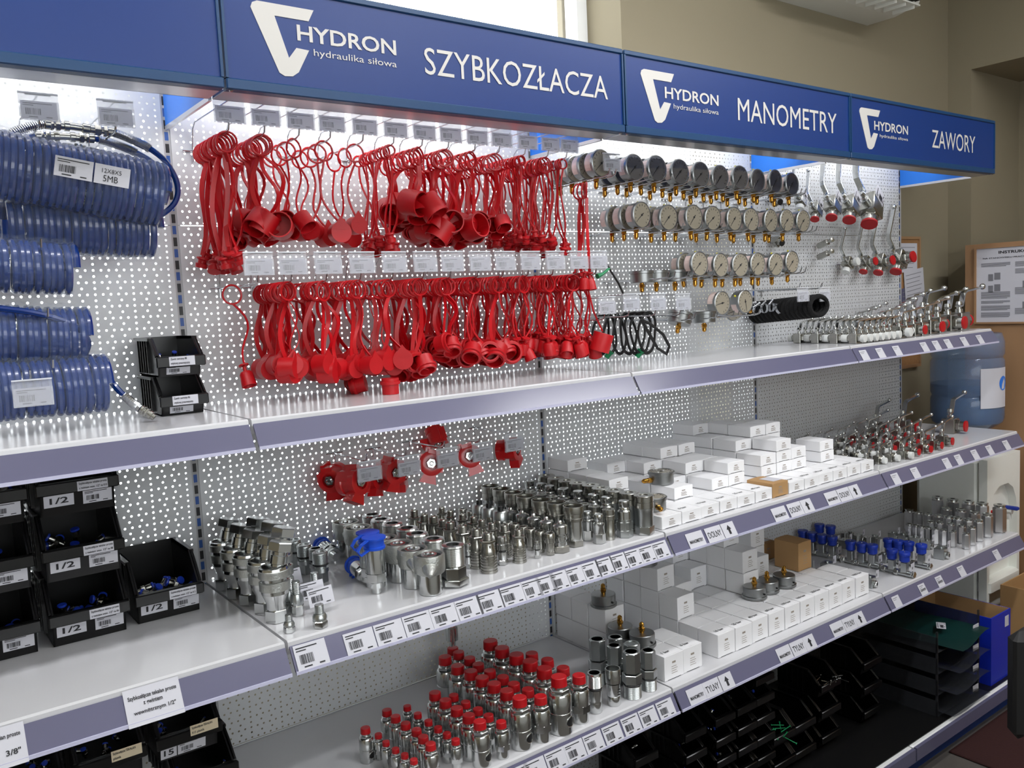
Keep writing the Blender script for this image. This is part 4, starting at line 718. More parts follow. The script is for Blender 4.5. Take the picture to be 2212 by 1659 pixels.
# couplings on the right of the red caps
Q_ = lambda x, y: (1200 + x/3.525, 1340 + y/3.525)
kA = K('hex_screw_coupling', 'coupling', ('base', thread(MB(), .0185, .0, .027, 26), 'zinc', ('o_ring', MB().lathe([(.018, .027), (.0195, .0285), (.018, .03)], 20), 'rubber')), ('large_hex', MB().hexa(.0205, .03, .05), 'zinc'), ('small_hex', MB().hexa(.0175, .052, .094).lathe([(.0165, .094), (.015, .0955), (.012, .0955), (.0115, .075), (0, .075)], 20), 'zinc'))
for i, (t, b_) in enumerate((((315, 140), (315, 420)), ((455, 124), (455, 380)), ((445, 188), (447, 430)), ((580, 172), (590, 440)), ((575, 235), (588, 580)), ((703, 225), (725, 522)))):
    column(kA, [Q_(*t)], Q_(*b_) if i > 3 else Q_(b_[0], b_[1] + 55), S3, Y3, 'zinc hex screw coupling beside the 1 bar box, %s from the left' % ORD[i], g='zinc hex screw couplings', hmul=1.)
column(K('socket_coupling', 'coupling', ('sleeve', MB().lathe([(.0185, .06), (.0205, .061), (.0205, .094), (.0195, .097), (.0175, .097), (.0165, .07), (0, .07)], 24), 'chrome'), ('body', MB().lathe([(.0165, 0), (.0175, .002), (.0175, .024), (.017, .025), (.018, .027), (.0185, .058)], 22), 'chrome', ('slots', MB().box(-.002, .006, -.019, -.017, .03, .032).box(-.002, .006, -.019, -.017, .037, .039).box(-.002, .006, -.019, -.017, .044, .046), 'dark'))), [Q_(435, 365)], Q_(445, 638), S3, Y3, 'chrome socket with three slots before the hex screw couplings', rz=0)
column(K('plug_coupling', 'coupling', ('threaded_head', thread(MB(), .0165, .058, .086).lathe([(.0165, .086), (.0155, .09), (.012, .09), (.0115, .07), (0, .07)], 22), 'chrome'), ('body', MB().lathe([(.0135, 0), (.0145, .002), (.0145, .024), (.014, .026), (.0155, .03), (.0155, .052)], 20), 'chrome', ('o_ring', MB().lathe([(.0155, .053), (.017, .0555), (.0155, .058)], 20), 'rubber'))), [Q_(295, 398)], Q_(318, 695), S3, Y3, 'chrome plug with threaded head right of the red caps', rz=0)
# ------------------------------------------------------------------ gauge boxes
def box_kind(w_, d, h, name='gauge_box', m='carton_white', tuck=True):
    key = ('box', w_, d, h, m)
    if key in CARD: return CARD[key]
    b = MB(); n = 6; v = []; tp = [(-w_/2 + w_*i/n, h + .0016*math.sin(PI*i/n)) for i in range(n + 1)]
    b.cbox(-w_/2, w_/2, -d/2, d/2, 0, h, .0008); top = MB(); top.prism(tp + [(w_/2, h - .0004), (-w_/2, h - .0004)], -d/2 + .0006, d/2 - .0006)
    lid = ('lid_flap', top.mesh('lid_flap', m, True))
    pr = MB(); y = -d/2
    for i in range(4): pr.box(-w_*.14, w_*(.12 + .05*(i % 2)), y - .0004, y - .0001, h*(.5 - .09*i), h*(.5 - .09*i) + .0012)
    pr.box(-w_*.1, w_*.08, y - .0004, y - .0001, h*.64, h*.72)
    sl = MB().box(-w_*.34, w_*.34, y - .0004, y - .0001, .0006, .0016)
    CARD[key] = (name, 'box', [('carton', b.mesh('carton', m, True)), lid, ('printed_label', pr.mesh('printed_label', 'sepia', True)), ('fold_slot', sl.mesh('fold_slot', 'ink', True))]); return CARD[key]
LAY = ['', 'bottom', 'second', 'third', 'fourth', 'top fifth']
def stack(S, cols, xs, ys, w_, d, h, names, word, lab2):
    k = box_kind(w_, d, h)
    for c, rows in enumerate(cols):
        for r_, n in enumerate(rows):
            for L in range(n):
                if word[0] == 'middle' and c == 6 and r_ == 0: continue
                lab = '%s gauge box, column %s from left, row %s from front, %s layer' % (word[1], ORD[c], ORD[r_], LAY[L + 1])
                if r_ == 0 and names[c]: lab = 'white gauge box marked %s bar in the front row on the %s shelf' % (names[c], word[0])
                o = put(k, lab, (xs[c] + w_/2 + random.uniform(-.0015, .0015), ys[r_] + d/2 + random.uniform(-.0015, .0015), S + .0006 + L*(h + .0018)), (0, 0, random.uniform(-.02, .02)), 1, group='white gauge boxes on the %s shelf' % word[0])
                if r_ == 0 and names[c] and L == 0:
                    t = ob('lettering', text(names[c] + (' bar' if not 0 else ''), 'ink', None, .0105, .016), o, (-w_*.36, -d*.30, h + .0022), (-PI/2, 0, 0))
c2 = [(1, 1, 3, 3, 4), (1, 1, 1, 1, 1), (1, 2, 2, 2, 3), (1, 1, 2, 3, 3), (1, 2, 3, 4, 4), (1, 3, 3, 4, 4), (1, 1, 2, 2, 2), (1, 3, 4, 4, 5), (1, 4, 5, 5, 4), (1, 3, 5, 3, 3), (1, 1, 1, 1, 0), (1, 3, 1, 0, 0), (1, 1, 0, 0, 0)]
stack(S2, c2, [1.012 + .0765*c for c in range(13)], [-.452, -.357, -.263, -.169, -.075 - .018], .0735, .09, .0325, [None, '6', '10', '16', '25', '40', None, '60', '100', '160', '250', '400', '600'], ('middle', 'flat white'), '')
c3 = [(1, 1, 1, 2, 2, 2), (1, 1, 0, 0, 0, 0), (0, 0, 0, 0, 0, 0), (1, 1, 2, 3, 3, 3), (1, 1, 1, 2, 2, 2), (1, 1, 1, 1, 1, 1), (1, 1, 1, 1, 2, 3), (1, 1, 3, 4, 4, 4), (1, 1, 1, 1, 1, 1), (1, 1, 1, 2, 2, 2), (1, 1, 1, 1, 3, 3), (1, 1, 1, 1, 1, 1), (1, 1, 0, 0, 0, 0)]
xs3 = [1.01, 1.0855, 1.16] + [1.2225 + .0755*c for c in range(10)]
stack(S3, c3, xs3, [-.447, -.374, -.301, -.228, -.155, -.082], .072, .0705, .066, ['1', '6', None, '16', '25', '40', '60', '100', '160', '250', '400', '600', '1000'], ('lower', 'cube white'), '')
bk = box_kind(.0735, .09, .041, 'carton_box', 'carton'); x6 = 1.012 + .0765*6
o = put(bk, 'brown cardboard box in the front row of flat white gauge boxes', (x6 + .037, -.452 + .045, S2 + .0006)); ob('paper_label', MB().box(-.012, .03, -.03, .02, 0, .0006).mesh('paper_label', 'paper', True), o, (0, 0, .0428))
tb = box_kind(.072, .094, .094, 'carton_box', 'carton'); put(tb, 'tall brown cardboard box behind the white boxes on the lower shelf', (1.826 + .036 + .001, -.287 + .047, S3 + .0685))
fb = box_kind(.085, .13, .06, 'carton_box', 'carton'); o = put(fb, 'flat brown carton with white label against the back panel', (1.862 + .004, -.075, S3 + .0685)); ob('paper_label', MB().box(-.02, .03, -.05, .03, 0, .0006).mesh('paper_label', 'paper', True), o, (0, 0, .0622))
# ------------------------------------------------------------------ pressure gauges
def gauge_parts(dark, back=False, sticker=True):
    R = .0355; f = 'dial_dark' if dark else 'dial'
    X = Matrix.Rotation(PI/2, 4, 'X')                                     # dial looks along -Y
    ca = MB().lathe([(R*.93, -.03), (R*.97, -.028), (R*.97, -.004), (R*1.06, -.003), (R*1.06, .004), (R*.98, .006), (R*.95, .0035)], 28, X)
    dl = MB().lathe([(R*.955, .0032), (R*.955, .004), (0, .004)], 28, X)
    ring = MB()
    for i in range(13): a = -PI*.75 + PI*1.5*i/12; ring.box(-.0006, .0006, -.0046, -.0041, R*.7, R*.84, Matrix.Rotation(a, 4, 'Y'))
    pt = MB().prism([(-.0012, -.008), (.0012, -.008), (.0005, .024), (-.0005, .024)], -.0052, -.0046, Matrix.Rotation(-PI*.74, 4, 'Y')).lathe([(.003, .004), (.003, .0055), (0, .0055)], 12, X)
    if back: st = MB().lathe([(.006, -.03), (.006, -.04), (.0045, -.041), (.0065, -.044), (.0065, -.054), (.003, -.058), (0, -.058)], 14, X).hexa(.0085, -.044, -.034, X)
    else: st = MB().hexa(.0075, -R - .012, -R + .001, T(0, .016, 0)).lathe([(.0065, -R - .026), (.0065, -R - .014), (.0045, -R - .012)], 14, T(0, .016, 0)).lathe([(0, -R - .032), (.003, -R - .031), (.0065, -R - .026)], 14, T(0, .016, 0))
    P_ = [('case', ca.mesh('case', 'steel')), ('dial', dl.mesh('dial', f), ('scale_marks', ring.mesh('scale_marks', 'ink', True)), ('pointer', pt.mesh('pointer', 'ink', True))), ('stem', st.mesh('stem', 'brass'))]
    P_.append(('vent_plug', MB().lathe([(.003, R*.96), (.003, R + .003), (0, R + .004)], 8, T(0, .012, 0)).mesh('vent_plug', 'rubber' if back else 'yellow')))
    if sticker: P_.append(('side_sticker', MB().add([(R*.985*math.cos(a), y, R*.985*math.sin(a)) for a in np.linspace(PI*.75, PI*1.2, 7) for y in (.006, .026)], [(2*i, 2*i + 1, 2*i + 3, 2*i + 2) for i in range(6)]).mesh('side_sticker', 'stick_red', True)))
    return ('pressure_gauge', 'gauge', P_)
gd, gl, gk = gauge_parts(1), gauge_parts(0), gauge_parts(0, True, False)
def rack(i, x, z, row, L=.27): put(hook_kind(L, 0, False, True), 'double wire hook under gauges in the %s gauge row, %s from the left' % (row, ORD[i]), (x, 0, z - .0385), group='double hooks of the %s gauge row' % row)
G1 = [(1.063, .29, 4), (1.189, .286, 3), (1.279, .288, 3), (1.374, .283, 3), (1.465, .281, 3), (1.553, .276, 3), (1.648, .28, 3), (1.735, .274, 3), (1.826, .277, 3), (1.915, .272, 2)]
G2 = [(1.21, .156, 3), (1.319, .151, 2), (1.429, .154, 2), (1.514, .153, 2), (1.615, .153, 2), (1.698, .152, 2), (1.798, .151, 2), (1.884, .153, 2), (1.973, .153, 1)]
G3 = [(1.448, .017, 2), (1.545, .012, 2), (1.639, .011, 2), (1.726, .013, 2), (1.82, .011, 2), (1.908, .018, 1)]
POS = ['front', 'second', 'third', 'fourth']
for G, row, kd in ((G1, 'top', gd), (G2, 'second', gl), (G3, 'third', gl)):
    for i, (x, z, n) in enumerate(G):
        rack(i, x, Z0 + z, row)
        for j in range(n):
            k = gl if (row == 'top' and i == 0) else kd
            put(k, '%s gauge on the %s double hook of the %s gauge row' % (POS[j], ORD[i], row), (x, -.222 + j*.052, Z0 + z), (random.uniform(-.05, .05), random.uniform(-.1, .1), random.uniform(-.06, .06)), group='pressure gauges of the %s row' % row)
for j, (u, v) in enumerate(((1386, 604), (1417, 597), (1457, 589))):
    q = onY(u, v, -.16); put(gk, 'gauge lying face up at the left end of the third row, %s from left' % ORD[j], (q[0], -.16, Z0 - .002), (-PI/2, 0, 0), 1)
rack(6, 1.28, Z0 + .015, 'third'); rack(7, 1.36, Z0 + .015, 'third')
for j, (u, v, rx, ry) in enumerate(((1558, 650, 0, .6), (1608, 655, 0, -1.0), (1520, 668, -PI/2, 0), (1470, 676, -PI/2, .3), (1588, 648, .5, .4))):
    q = onY(u, v, -.21 + .06*(j == 4)); z_ = Z0 - .104 if rx == 0 else Z0 - .13
    put(gl if rx == 0 else gk, 'loose gauge in the lowest gauge row, %s from the left' % ('fourth', 'fifth', 'second', 'first', 'third')[j], (q[0], q[1], z_), (rx, ry, 0), 1, group='loose gauges of the lowest row')
for i, x in enumerate((1.36, 1.46, 1.56, 1.66)): rack(i, x, Z0 - .108, 'lowest')
for i, (u, v) in enumerate(((1312, 663), (1365, 656), (1422, 655), (1476, 655))):
    q = onY(u, v, -.26); put(hook_kind(.25, .06), 'tagged wire hook in the lowest gauge row, %s from the left' % ORD[i], (q[0], 0, q[2] - .035), group='tagged hooks under the gauges')
q = onY(1322, 345, -.25); put(hook_kind(.24, .034), 'tagged wire hook between the first and second top row gauges', (q[0], 0, q[2] - .02))
# ------------------------------------------------------------------ black cables on hooks, green caps
for i in range(7):
    x = onY(1335 + i*16, 760, -.12)[0]; y = -.06 - .02*i; R = .044
    cx, zt = 1.20 + .012*i, Z0 - .118; pts = [(cx + R*.75*math.sin(a)*(1 + .1*math.sin(3*a + i)), y + .012*math.sin(a*.5 + i), zt - R*1.35 + R*1.35*math.cos(a)) for a in np.linspace(0, 2*PI, 26, endpoint=False)]
    pts2 = [(p[0] + .006, p[1] + .006, p[2] - .004) for p in pts]
    put(('cable_loop', 'cable', [('cable', MB().tube(pts, .0035, 6, True).mesh('cable', 'rubber')), ('second_turn', MB().tube(pts2, .0035, 6, True).mesh('second_turn', 'rubber'))] + ([('green_cap', MB().lathe([(0, -.012), (.008, -.012), (.009, .006), (.012, .008), (.012, .011), (0, .013)], 14, T(cx + .01, y - .01, S1 + .026, .5, .4, 0)).mesh('green_cap', 'green'))] if i in (0, 4) else [])),
        'black coiled cable under the tags, %s from the left' % ORD[i], (0, 0, 0), group='black coiled cables')
pts = [tuple(onY(u, v, -.24)) for u, v in ((1385, 690), (1402, 720), (1420, 752), (1440, 765), (1446, 748), (1432, 722), (1405, 700), (1388, 692))]
put(('cable_loop', 'cable', [('cable', MB().tube(pts, .0045, 8).mesh('cable', 'rubber'))]), 'black cable loop stretched to the right of the coiled cables', (0, 0, 0))
pts = [tuple(onY(u, v, -.2)) for u, v in ((1308, 566), (1322, 590), (1336, 612), (1346, 634))]
put(('cable_loop', 'cable', [('cable', MB().tube(pts, .003, 8).mesh('cable', 'rubber')), ('green_cap', MB().tube([tuple(onY(u, v, -.2)) for u, v in ((1316, 580), (1302, 592), (1290, 597))], [.004, .004, .008], 8).mesh('green_cap', 'green'))]), 'thin black cable with green cap hanging below the second gauge row', (0, 0, 0))
for i in range(15):      # foam rings and clamps of the valve bay
    y = -.03 - .0165*i; cx, cz = 1.985 + .001*i, Z0 - .148 + .0012*i
    put(('foam_ring', 'ring', [('ring', MB().tube([(cx + .05*math.cos(a), y, cz + .032*math.sin(a)) for a in np.linspace(0, 2*PI, 22, endpoint=False)], .0085, 8, True).mesh('ring', 'foam'))]), 'black foam ring hung on the tagged hook, %s from the back' % ORD[i], (0, 0, 0), group='black foam rings')
cl = K('hose_clamp', 'clamp', ('band', MB().strip([(.018*math.cos(a), 0, .018*math.sin(a)) for a in np.linspace(0, 2*PI, 20)], (0, .005, 0), .0005), 'wire'), ('screw', MB().lathe([(.003, -.014), (.003, .012), (.0045, .012), (.0045, .018), (0, .018)], 10, T(0, 0, .02, 0, PI/2)), 'wire'))
for i in range(11):
    q = onY(1622 + 9.5*i, 668 - 1.2*(i % 3)*2, -.14); put(cl, 'wire clamp in the bunch left of the foam rings', (q[0], -.08 - .011*i, q[2]), (random.uniform(-.5, .5), random.uniform(-1, 1), random.uniform(-.6, .6)), .9, group='wire clamps beside the foam rings')
for i, (u, v) in enumerate(((1735, 625), (1782, 625))):
    q = onY(u, v, -.26); put(hook_kind(.25, .0), ('tagged hook over the foam rings, left one', 'tagged hook over the foam rings, right one')[i], (q[0], 0, q[2] + .004), group='tagged hooks over the foam rings')
# ------------------------------------------------------------------ red claw couplings on the long hooks
cc = K('claw_coupling', 'coupling', ('body', MB().lathe([(.026, -.028), (.03, -.026), (.03, -.01), (.027, -.008), (.027, .01), (.031, .012), (.031, .03), (.026, .032), (.017, .032), (.017, .02), (0, .02)], 28, T(0, 0, 0, PI/2)).box(-.03, -.02, -.03, .024, -.006, .018).box(.02, .032, -.03, .024, -.018, .006).prism([(-.012, -.026), (.016, -.026), (.022, -.05), (-.02, -.05)], -.03, -.002), 'red_cast', ('bolt', MB().lathe([(.004, -.04), (.004, -.03), (0, -.03)], 10, T(0, -.02, 0)), 'steel')), ('threaded_insert', MB().hexa(.013, .0, .006, T(0, -.026, 0, PI/2)).lathe([(.008, 0), (.008, .009), (.006, .009), (0, .002)], 16, T(0, -.026, 0, PI/2)), 'chrome'), ('clip', MB().box(-.014, .014, -.034, -.012, .024, .034).box(-.018, -.010, -.024, .016, .02, .038), 'red_cast'))
for i, (u, v, y, s_, rz) in enumerate(((722, 1030, -.05, .98, -.9), (760, 1042, -.13, 1.0, .3), (842, 1018, -.09, .95, .1), (930, 1000, -.12, 1.0, -.5), (1012, 985, -.12, .98, -.4), (1096, 972, -.1, .95, .6), (855, 1025, -.04, .85, .8), (800, 1035, -.05, .85, .5))):
    q = onY(u, v, y); put(cc, 'red claw coupling under the upper shelf, %s from the left' % ('first', 'second', 'fifth', 'sixth', 'seventh', 'eighth', 'fourth', 'third')[i], tuple(q), (random.uniform(-.2, .2), random.uniform(-.5, .5), rz), s_, group='red claw couplings')
q = onY(940, 942, -.04); put(cc, 'dark red claw coupling turned upward above the others', tuple(q), (1.2, .5, .8), .8)
for i, (u, v) in enumerate(((797, 996), (883, 985), (966, 968), (1042, 956), (1111, 936))):
    q = onY(u, v, -.185); put(hook_kind(.175, .0), 'tagged hook carrying red claw couplings, %s from the left' % ORD[i], (q[0], 0, q[2] - .002), group='tagged hooks of the claw couplings')
# ------------------------------------------------------------------ ball valves
def valve_kind(s_cap, lever=1, ports='front'):
    key = ('valve', s_cap, lever, ports)
    if key in CARD: return CARD[key]
    a = .017; P_ = [('block', MB().cbox(-a, a, -a*.8, a*.8, 0, 2*a, .0012).mesh('block', 'nickel'))]
    sides = {'hang': (-PI/2, PI), 'down': (PI,), 'front': (-PI/2, PI/2), 'side': (0, PI), 'angle': (-PI/2, 0)}[ports]
    for r_ in sides:
        m = Matrix.Translation((0, 0, a)) @ Matrix.Rotation(r_, 4, 'Z') @ Matrix.Rotation(PI/2, 4, 'Y') @ Matrix.Translation((0, 0, a*.78))
        c_ = {'red': 'red_cap', 'white': 'white_plastic', 'open': 'dark'}[s_cap]
        b = MB().hexa(.0135, 0, .008, m).lathe([(.0115, .008), (.0115, .018)], 16, m)
        cap = MB().lathe([(.012, .017), (.0125, .018), (.0125, .021), (0, .0215)], 16, m) if s_cap != 'white' else MB().lathe([(.0125, .01), (.013, .012), (.013, .024), (0, .025)], 16, m)
        P_.append(('port', b.mesh('port', 'nickel'), ('port_cap', cap.mesh('port_cap', c_))))
    st = MB().lathe([(.007, 2*a), (.007, 2*a + .006), (.0045, 2*a + .007), (.0045, 2*a + .014), (.0065, 2*a + .015), (.005, 2*a + .021), (0, 2*a + .022)], 14)
    P_.append(('stem', st.mesh('stem', 'chrome')))
    if lever:
        z = 2*a + .012; lv = MB().strip([(-.006, 0, z), (.008, 0, z), (.018, 0, z + .024), (.026, 0, z + .028), (.095, 0, z + .034)], (0, .0045, 0), .0016).sphere(.006, T(.098, 0, z + .035))
        P_.append(('lever', lv.mesh('lever', 'chrome')))
    CARD[key] = ('ball_valve', 'valve', P_); return CARD[key]
# upper shelf: columns from left to right grow in size
cols = [(2.105 + .037*i, 1.0, 'white') for i in range(7)] + [(2.40, 1.22, 'white'), (2.452, 1.28, 'white'), (2.508, 1.35, 'red'), (2.57, 1.45, 'red'), (2.64, 1.6, 'red'), (2.72, 1.8, 'red'), (2.81, 1.95, 'red'), (2.91, 2.05, 'red')]
for i, (x, s_, cp) in enumerate(cols):
    n = 4 if s_ < 1.1 else 3 if s_ < 1.5 else 2
    for j in range(n):
        y = -.365 + .0365*s_ + j*.0725*s_
        put(valve_kind(cp, 1, 'front' if i < 8 or i % 2 else 'side'), 'block ball valve on the upper shelf, column %s from left, %s from front' % (ORD[i], ORD[j]), (x, y, S1 + .0004), (0, 0, random.uniform(.0, .12)), s_, group='ball valves on the upper shelf')
vc = [(2.045, .8, 'open', -.40), (2.10, .8, 'white', -.41), (2.16, .85, 'white', -.42), (2.225, .9, 'white', -.43), (2.29, .95, 'red', -.42), (2.36, 1.0, 'red', -.425), (2.44, 1.05, 'red', -.42), (2.53, 1.15, 'red', -.41)]
for i, (x, s_, cp, y0) in enumerate(vc):
    for j in range(4):
        put(valve_kind(cp, 1, 'angle' if (i + j) % 3 else 'front'), 'lever ball valve on the middle shelf, column %s from left, %s from front' % (ORD[i], ORD[j]), (x + .012*j, y0 + j*.092, S2 + .0004), (0, 0, .1 + random.uniform(-.1, .15)), s_, group='ball valves on the middle shelf')
for i, (x, y, s_) in enumerate(((2.82, -.30, 1.75), (2.70, -.17, 1.7), (2.62, -.10, 1.5))):
    put(valve_kind('red', 1, 'angle'), 'large red capped angle valve at the middle shelf end, %s from the right' % ORD[i], (x, y, S2 + .0004), (0, 0, .15), s_, group='large angle valves')
# valves hanging on the panel
for i, (u, v, s_, cp) in enumerate(((1735, 440, .85, 'white'), (1768, 462, .95, 'red'), (1806, 455, 1.25, 'red'), (1845, 458, 1.45, 'red'), (1890, 462, 1.85, 'red'))):
    q = onY(u, v, -.085); HV = put(valve_kind(cp, 1, 'down'), 'block valve hanging in the upper valve row, %s from the left' % ORD[i], tuple(q), (Matrix.Rotation(-.3, 3, 'X') @ Matrix.Rotation(-1.0, 3, 'Y') @ Matrix.Rotation(.2, 3, 'X')).to_euler(), s_*1.35, group='valves of the upper hanging row')
    o = C.objects[-1] if 0 else HV; c_ = card_kind(.024, .028, i); t_ = ob('hanging_tag', c_[2][0][1], o, (.004, -.0145, .006), (0, .2, 0)); ob('small_print', c_[2][0][2][1], t_)
    put(hook_kind(.085, 0, False), 'short wire hook behind the %s valve of the upper hanging row' % ORD[i], (q[0], 0, q[2] + .01), group='short hooks of the hanging valves')
for i, (u, v, s_, cp) in enumerate(((1838, 575, .9, 'white'), (1876, 575, 1.0, 'red'), (1910, 575, 1.2, 'red'), (1950, 570, 1.45, 'red'))):
    q = onY(u, v, -.05); put(valve_kind(cp, 1, 'hang'), 'angle valve hanging in the lower valve row, %s from the left' % ORD[i], tuple(q), (Matrix.Rotation(-.12, 3, 'X') @ Matrix.Rotation(-.95, 3, 'Y')).to_euler(), s_*1.3, group='valves of the lower hanging row'); put(hook_kind(.085, 0, False), 'short wire hook behind the %s valve of the lower hanging row' % ORD[i], (q[0], 0, q[2] + .01), group='short hooks of the hanging valves')
cy = K('flow_valve', 'valve', ('body', MB().hexa(.0125, 0, .055).lathe([(.011, .055), (.007, .058), (.007, .07), (.0095, .072), (.0095, .08), (0, .081)], 14), 'nickel'))
for i, (u, v) in enumerate(((1768, 532), (1768, 556))): q = onY(u, v, -.02); put(cy, ('steel inline valve hanging on the panel, upper of two', 'steel inline valve hanging on the panel, lower of two')[i], tuple(q), (PI/2 - .25, .0, -.25), .95)
for i, (u, v) in enumerate(((1668, 440), (1672, 528))): q = onY(u, v, -.03); put(valve_kind('open', 0, 'front'), ('small block valve at the left edge of the valve panel, upper one', 'small block valve at the left edge of the valve panel, lower one')[i], tuple(q), (.4, .7, 0), .9)
# ------------------------------------------------------------------ blue knob valves and steel cylinders on the lower shelf
kn = K('needle_valve', 'valve', ('knob', MB().lathe([(.0115, .058), (.0145, .062), (.0145, .083), (.0165, .084), (.0168, .094), (.0158, .0965), (0, .097)], 22), 'knob', ('knob_pin', MB().lathe([(.002, .0965), (.0015, .0985), (0, .0985)], 8), 'chrome')), ('body', MB().cbox(-.009, .009, -.009, .009, .014, .056, .001).lathe([(.0105, -.024), (.0105, .024)], 16, T(0, 0, .0125, 0, PI/2, PI/2 - .1)), 'zinc', ('port', MB().hexa(.0125, .018, .03, T(0, 0, .0125, PI/2)).hexa(.0125, -.03, -.018, T(0, 0, .0125, PI/2)).lathe([(.006, .0302), (0, .0303)], 12, T(0, 0, .0125, PI/2)), 'chrome')), ('hanging_tag', MB().box(.006, .030, -.0165, -.0158, .022, .05), 'paper', ('tag_print', MB().box(.011, .019, -.0168, -.0166, .027, .037), 'grey_ink')))
N_ = lambda x, y: (1680 + x/5.53, 1040 + y/5.53)
kb_ = [(300, 578), (410, 603), (530, 628), (650, 648), (480, 500), (630, 522), (870, 703), (1005, 728), (1130, 748), (1325, 680), (1440, 700), (1565, 715), (1715, 745), (1365, 803), (1515, 838)]
bq = onZ(*N_(1530, 1135), S3); hk = ztop(bq[0], bq[1], N_(1515, 838)[1]) - S3; sk = hk/.0985
for i, t in enumerate(kb_):
    q = onZ(*N_(*t), S3 + hk); put(kn, 'needle valve with blue knob on the lower shelf, %s' % ('left group, first', 'left group, second', 'left group, third', 'left group, fourth', 'back pair, left', 'back pair, right', 'middle trio, left', 'middle trio, centre', 'middle trio, right', 'right back row, first', 'right back row, second', 'right back row, third', 'right end, alone', 'front pair, left', 'front pair, right')[i], (q[0], max(Y3 + .03, min(-.035, q[1])), S3 + .0004), (0, 0, .1), (sk*1.3, sk*1.3, sk), group='blue knob needle valves')
blk = K('valve_block', 'valve', ('block', MB().cbox(-.02, .02, -.016, .016, 0, .034, .0012).lathe([(.007, .034), (.007, .038), (0, .038)], 12), 'zinc'), ('port', MB().hexa(.011, 0, .01, T(-.004, -.016, .014, PI/2)).lathe([(.006, .0102), (0, .0103)], 12, T(-.004, -.016, .014, PI/2)), 'chrome', ('bore', MB().lathe([(.0055, .0104), (0, .0105)], 12, T(-.004, -.016, .014, PI/2)), 'dark')), ('hanging_tag', MB().box(.002, .026, -.0185, -.0178, .03, .056, T(0, 0, 0, 0, .1)), 'paper', ('tag_print', MB().box(.007, .015, -.0189, -.0187, .036, .045), 'grey_ink')))
for i, (p, s_) in enumerate((((590, 1080), 1.05), ((1100, 1255), 1.0), ((1950, 915), 1.15), ((800, 790), .95), ((960, 720), .9), ((1150, 740), .9), ((1380, 700), .9), ((1500, 720), .9), ((1640, 760), .95), ((1270, 960), .9), ((1780, 800), .95))):
    q = onZ(*N_(*p), S3); put(blk, 'zinc valve block with paper tag among the blue knobs, %s' % ('behind the 1000 bar box', 'right of the 1000 bar box', 'at the right end', 'left back', 'by the back pair', 'centre back', 'right of centre back', 'before the short cylinders', 'behind the alone knob', 'behind the front pair', 'right of the alone knob')[i], (q[0], max(Y3 + .035, min(-.03, q[1])), S3 + .0004), (0, 0, .15), s_, group='zinc valve blocks')
for i, (p, h) in enumerate((((790, 610), .04), ((950, 640), .04), ((1075, 660), .04), ((1210, 680), .045), ((870, 590), .04))):
    q = onZ(*N_(*p), S3 + h); put(K('cartridge_valve', 'valve', ('body', MB().lathe([(.012, 0), (.012, h - .004), (.014, h - .003), (.014, h), (.006, h), (0, h - .002)], 16), 'chrome')), 'short chrome cartridge behind the blue knobs, %s from the left' % ('first', 'third', 'fourth', 'fifth', 'second')[i], (q[0], max(Y3 + .03, min(-.03, q[1])), S3 + .0004), group='chrome cartridges')
cyl = K('check_valve', 'valve', ('body', MB().hexa(.0165, .004, .098, c=.003).lathe([(.0135, 0), (.0145, .004)], 16), 'brushed'), ('collar', MB().lathe([(.013, .098), (.0125, .102), (.0145, .103), (.0145, .108), (.011, .109), (.006, .109), (.006, .1), (0, .1)], 18), 'chrome'))
U_ = lambda x, y: (1900 + x/4.1475, 900 + y/4.1475)
for c_, (tops, base, nm) in enumerate(((((520, 715), (655, 735), (795, 752), (920, 768), (1075, 785)), (1085, 1042), 'tallest column by the shelf end'), (((600, 812), (730, 826), (850, 846), (965, 866)), (975, 1082), 'second tallest column'), (((265, 832), (345, 847), (435, 862), (525, 877), (615, 887), (700, 897), (790, 912), (885, 922)), (905, 1118), 'long middle column'), (((460, 932), (535, 938), (635, 952), (735, 968), (825, 982)), (840, 1152), 'short second column'), (((265, 957), (325, 967), (375, 977), (435, 987), (500, 997), (570, 1007), (655, 1020), (775, 1038)), (775, 1188), 'shortest column'))):
    column(cyl, [U_(*t) for t in tops], U_(*base), S3, Y3, 'steel check valve in the %s' % nm, wx=1.4)
# gauges standing on boxes
def stand(u, v, S, z, rx, lab, y=None):
    q = onZ(u, v, S + z); put(gk, lab, (q[0], q[1] + .03, S + z + (.0065 if rx > 0 else .0305)), (rx, 0, 0), 1, group='gauges standing on boxes')
for i, (p, z, lab) in enumerate((((830, 1075), .1355, 'back stem gauge face down on the left box tower'), ((1035, 1465), .0685, 'back stem gauge face down behind the 1 bar box'), ((1300, 1555), .0685, 'back stem gauge face down nearest the 1 bar box'), ((1320, 575), .2035, 'back stem gauge on the tower just under the middle shelf'))):
    stand(1170 + p[0]*.1808, 1120 + p[1]*.1808, S3, z, PI/2, lab)
for i, (p, lab) in enumerate((((870, 1015), 'back stem gauge face down on the lower boxes, left of three'), ((1010, 945), 'back stem gauge face down on the lower boxes, middle of three'), ((1200, 880), 'back stem gauge face down on the lower boxes, right of three'))):
    stand(1480 + p[0]*.1929, 1100 + p[1]*.1929, S3, .0685, PI/2, lab)
for p, lab, z, ry in (((1445, 1047), 'gauge lying face up on the flat white boxes of the middle shelf', .0690, -PI*.55), ((1428, 1104), 'gauge lying face up on the front left flat box of the middle shelf', .0349, -PI*.15)):
    q = onZ(*p, S2 + z); put(gl, lab, (q[0], q[1] + .028, S2 + z + .0305), (-PI/2, 0, ry), 1)
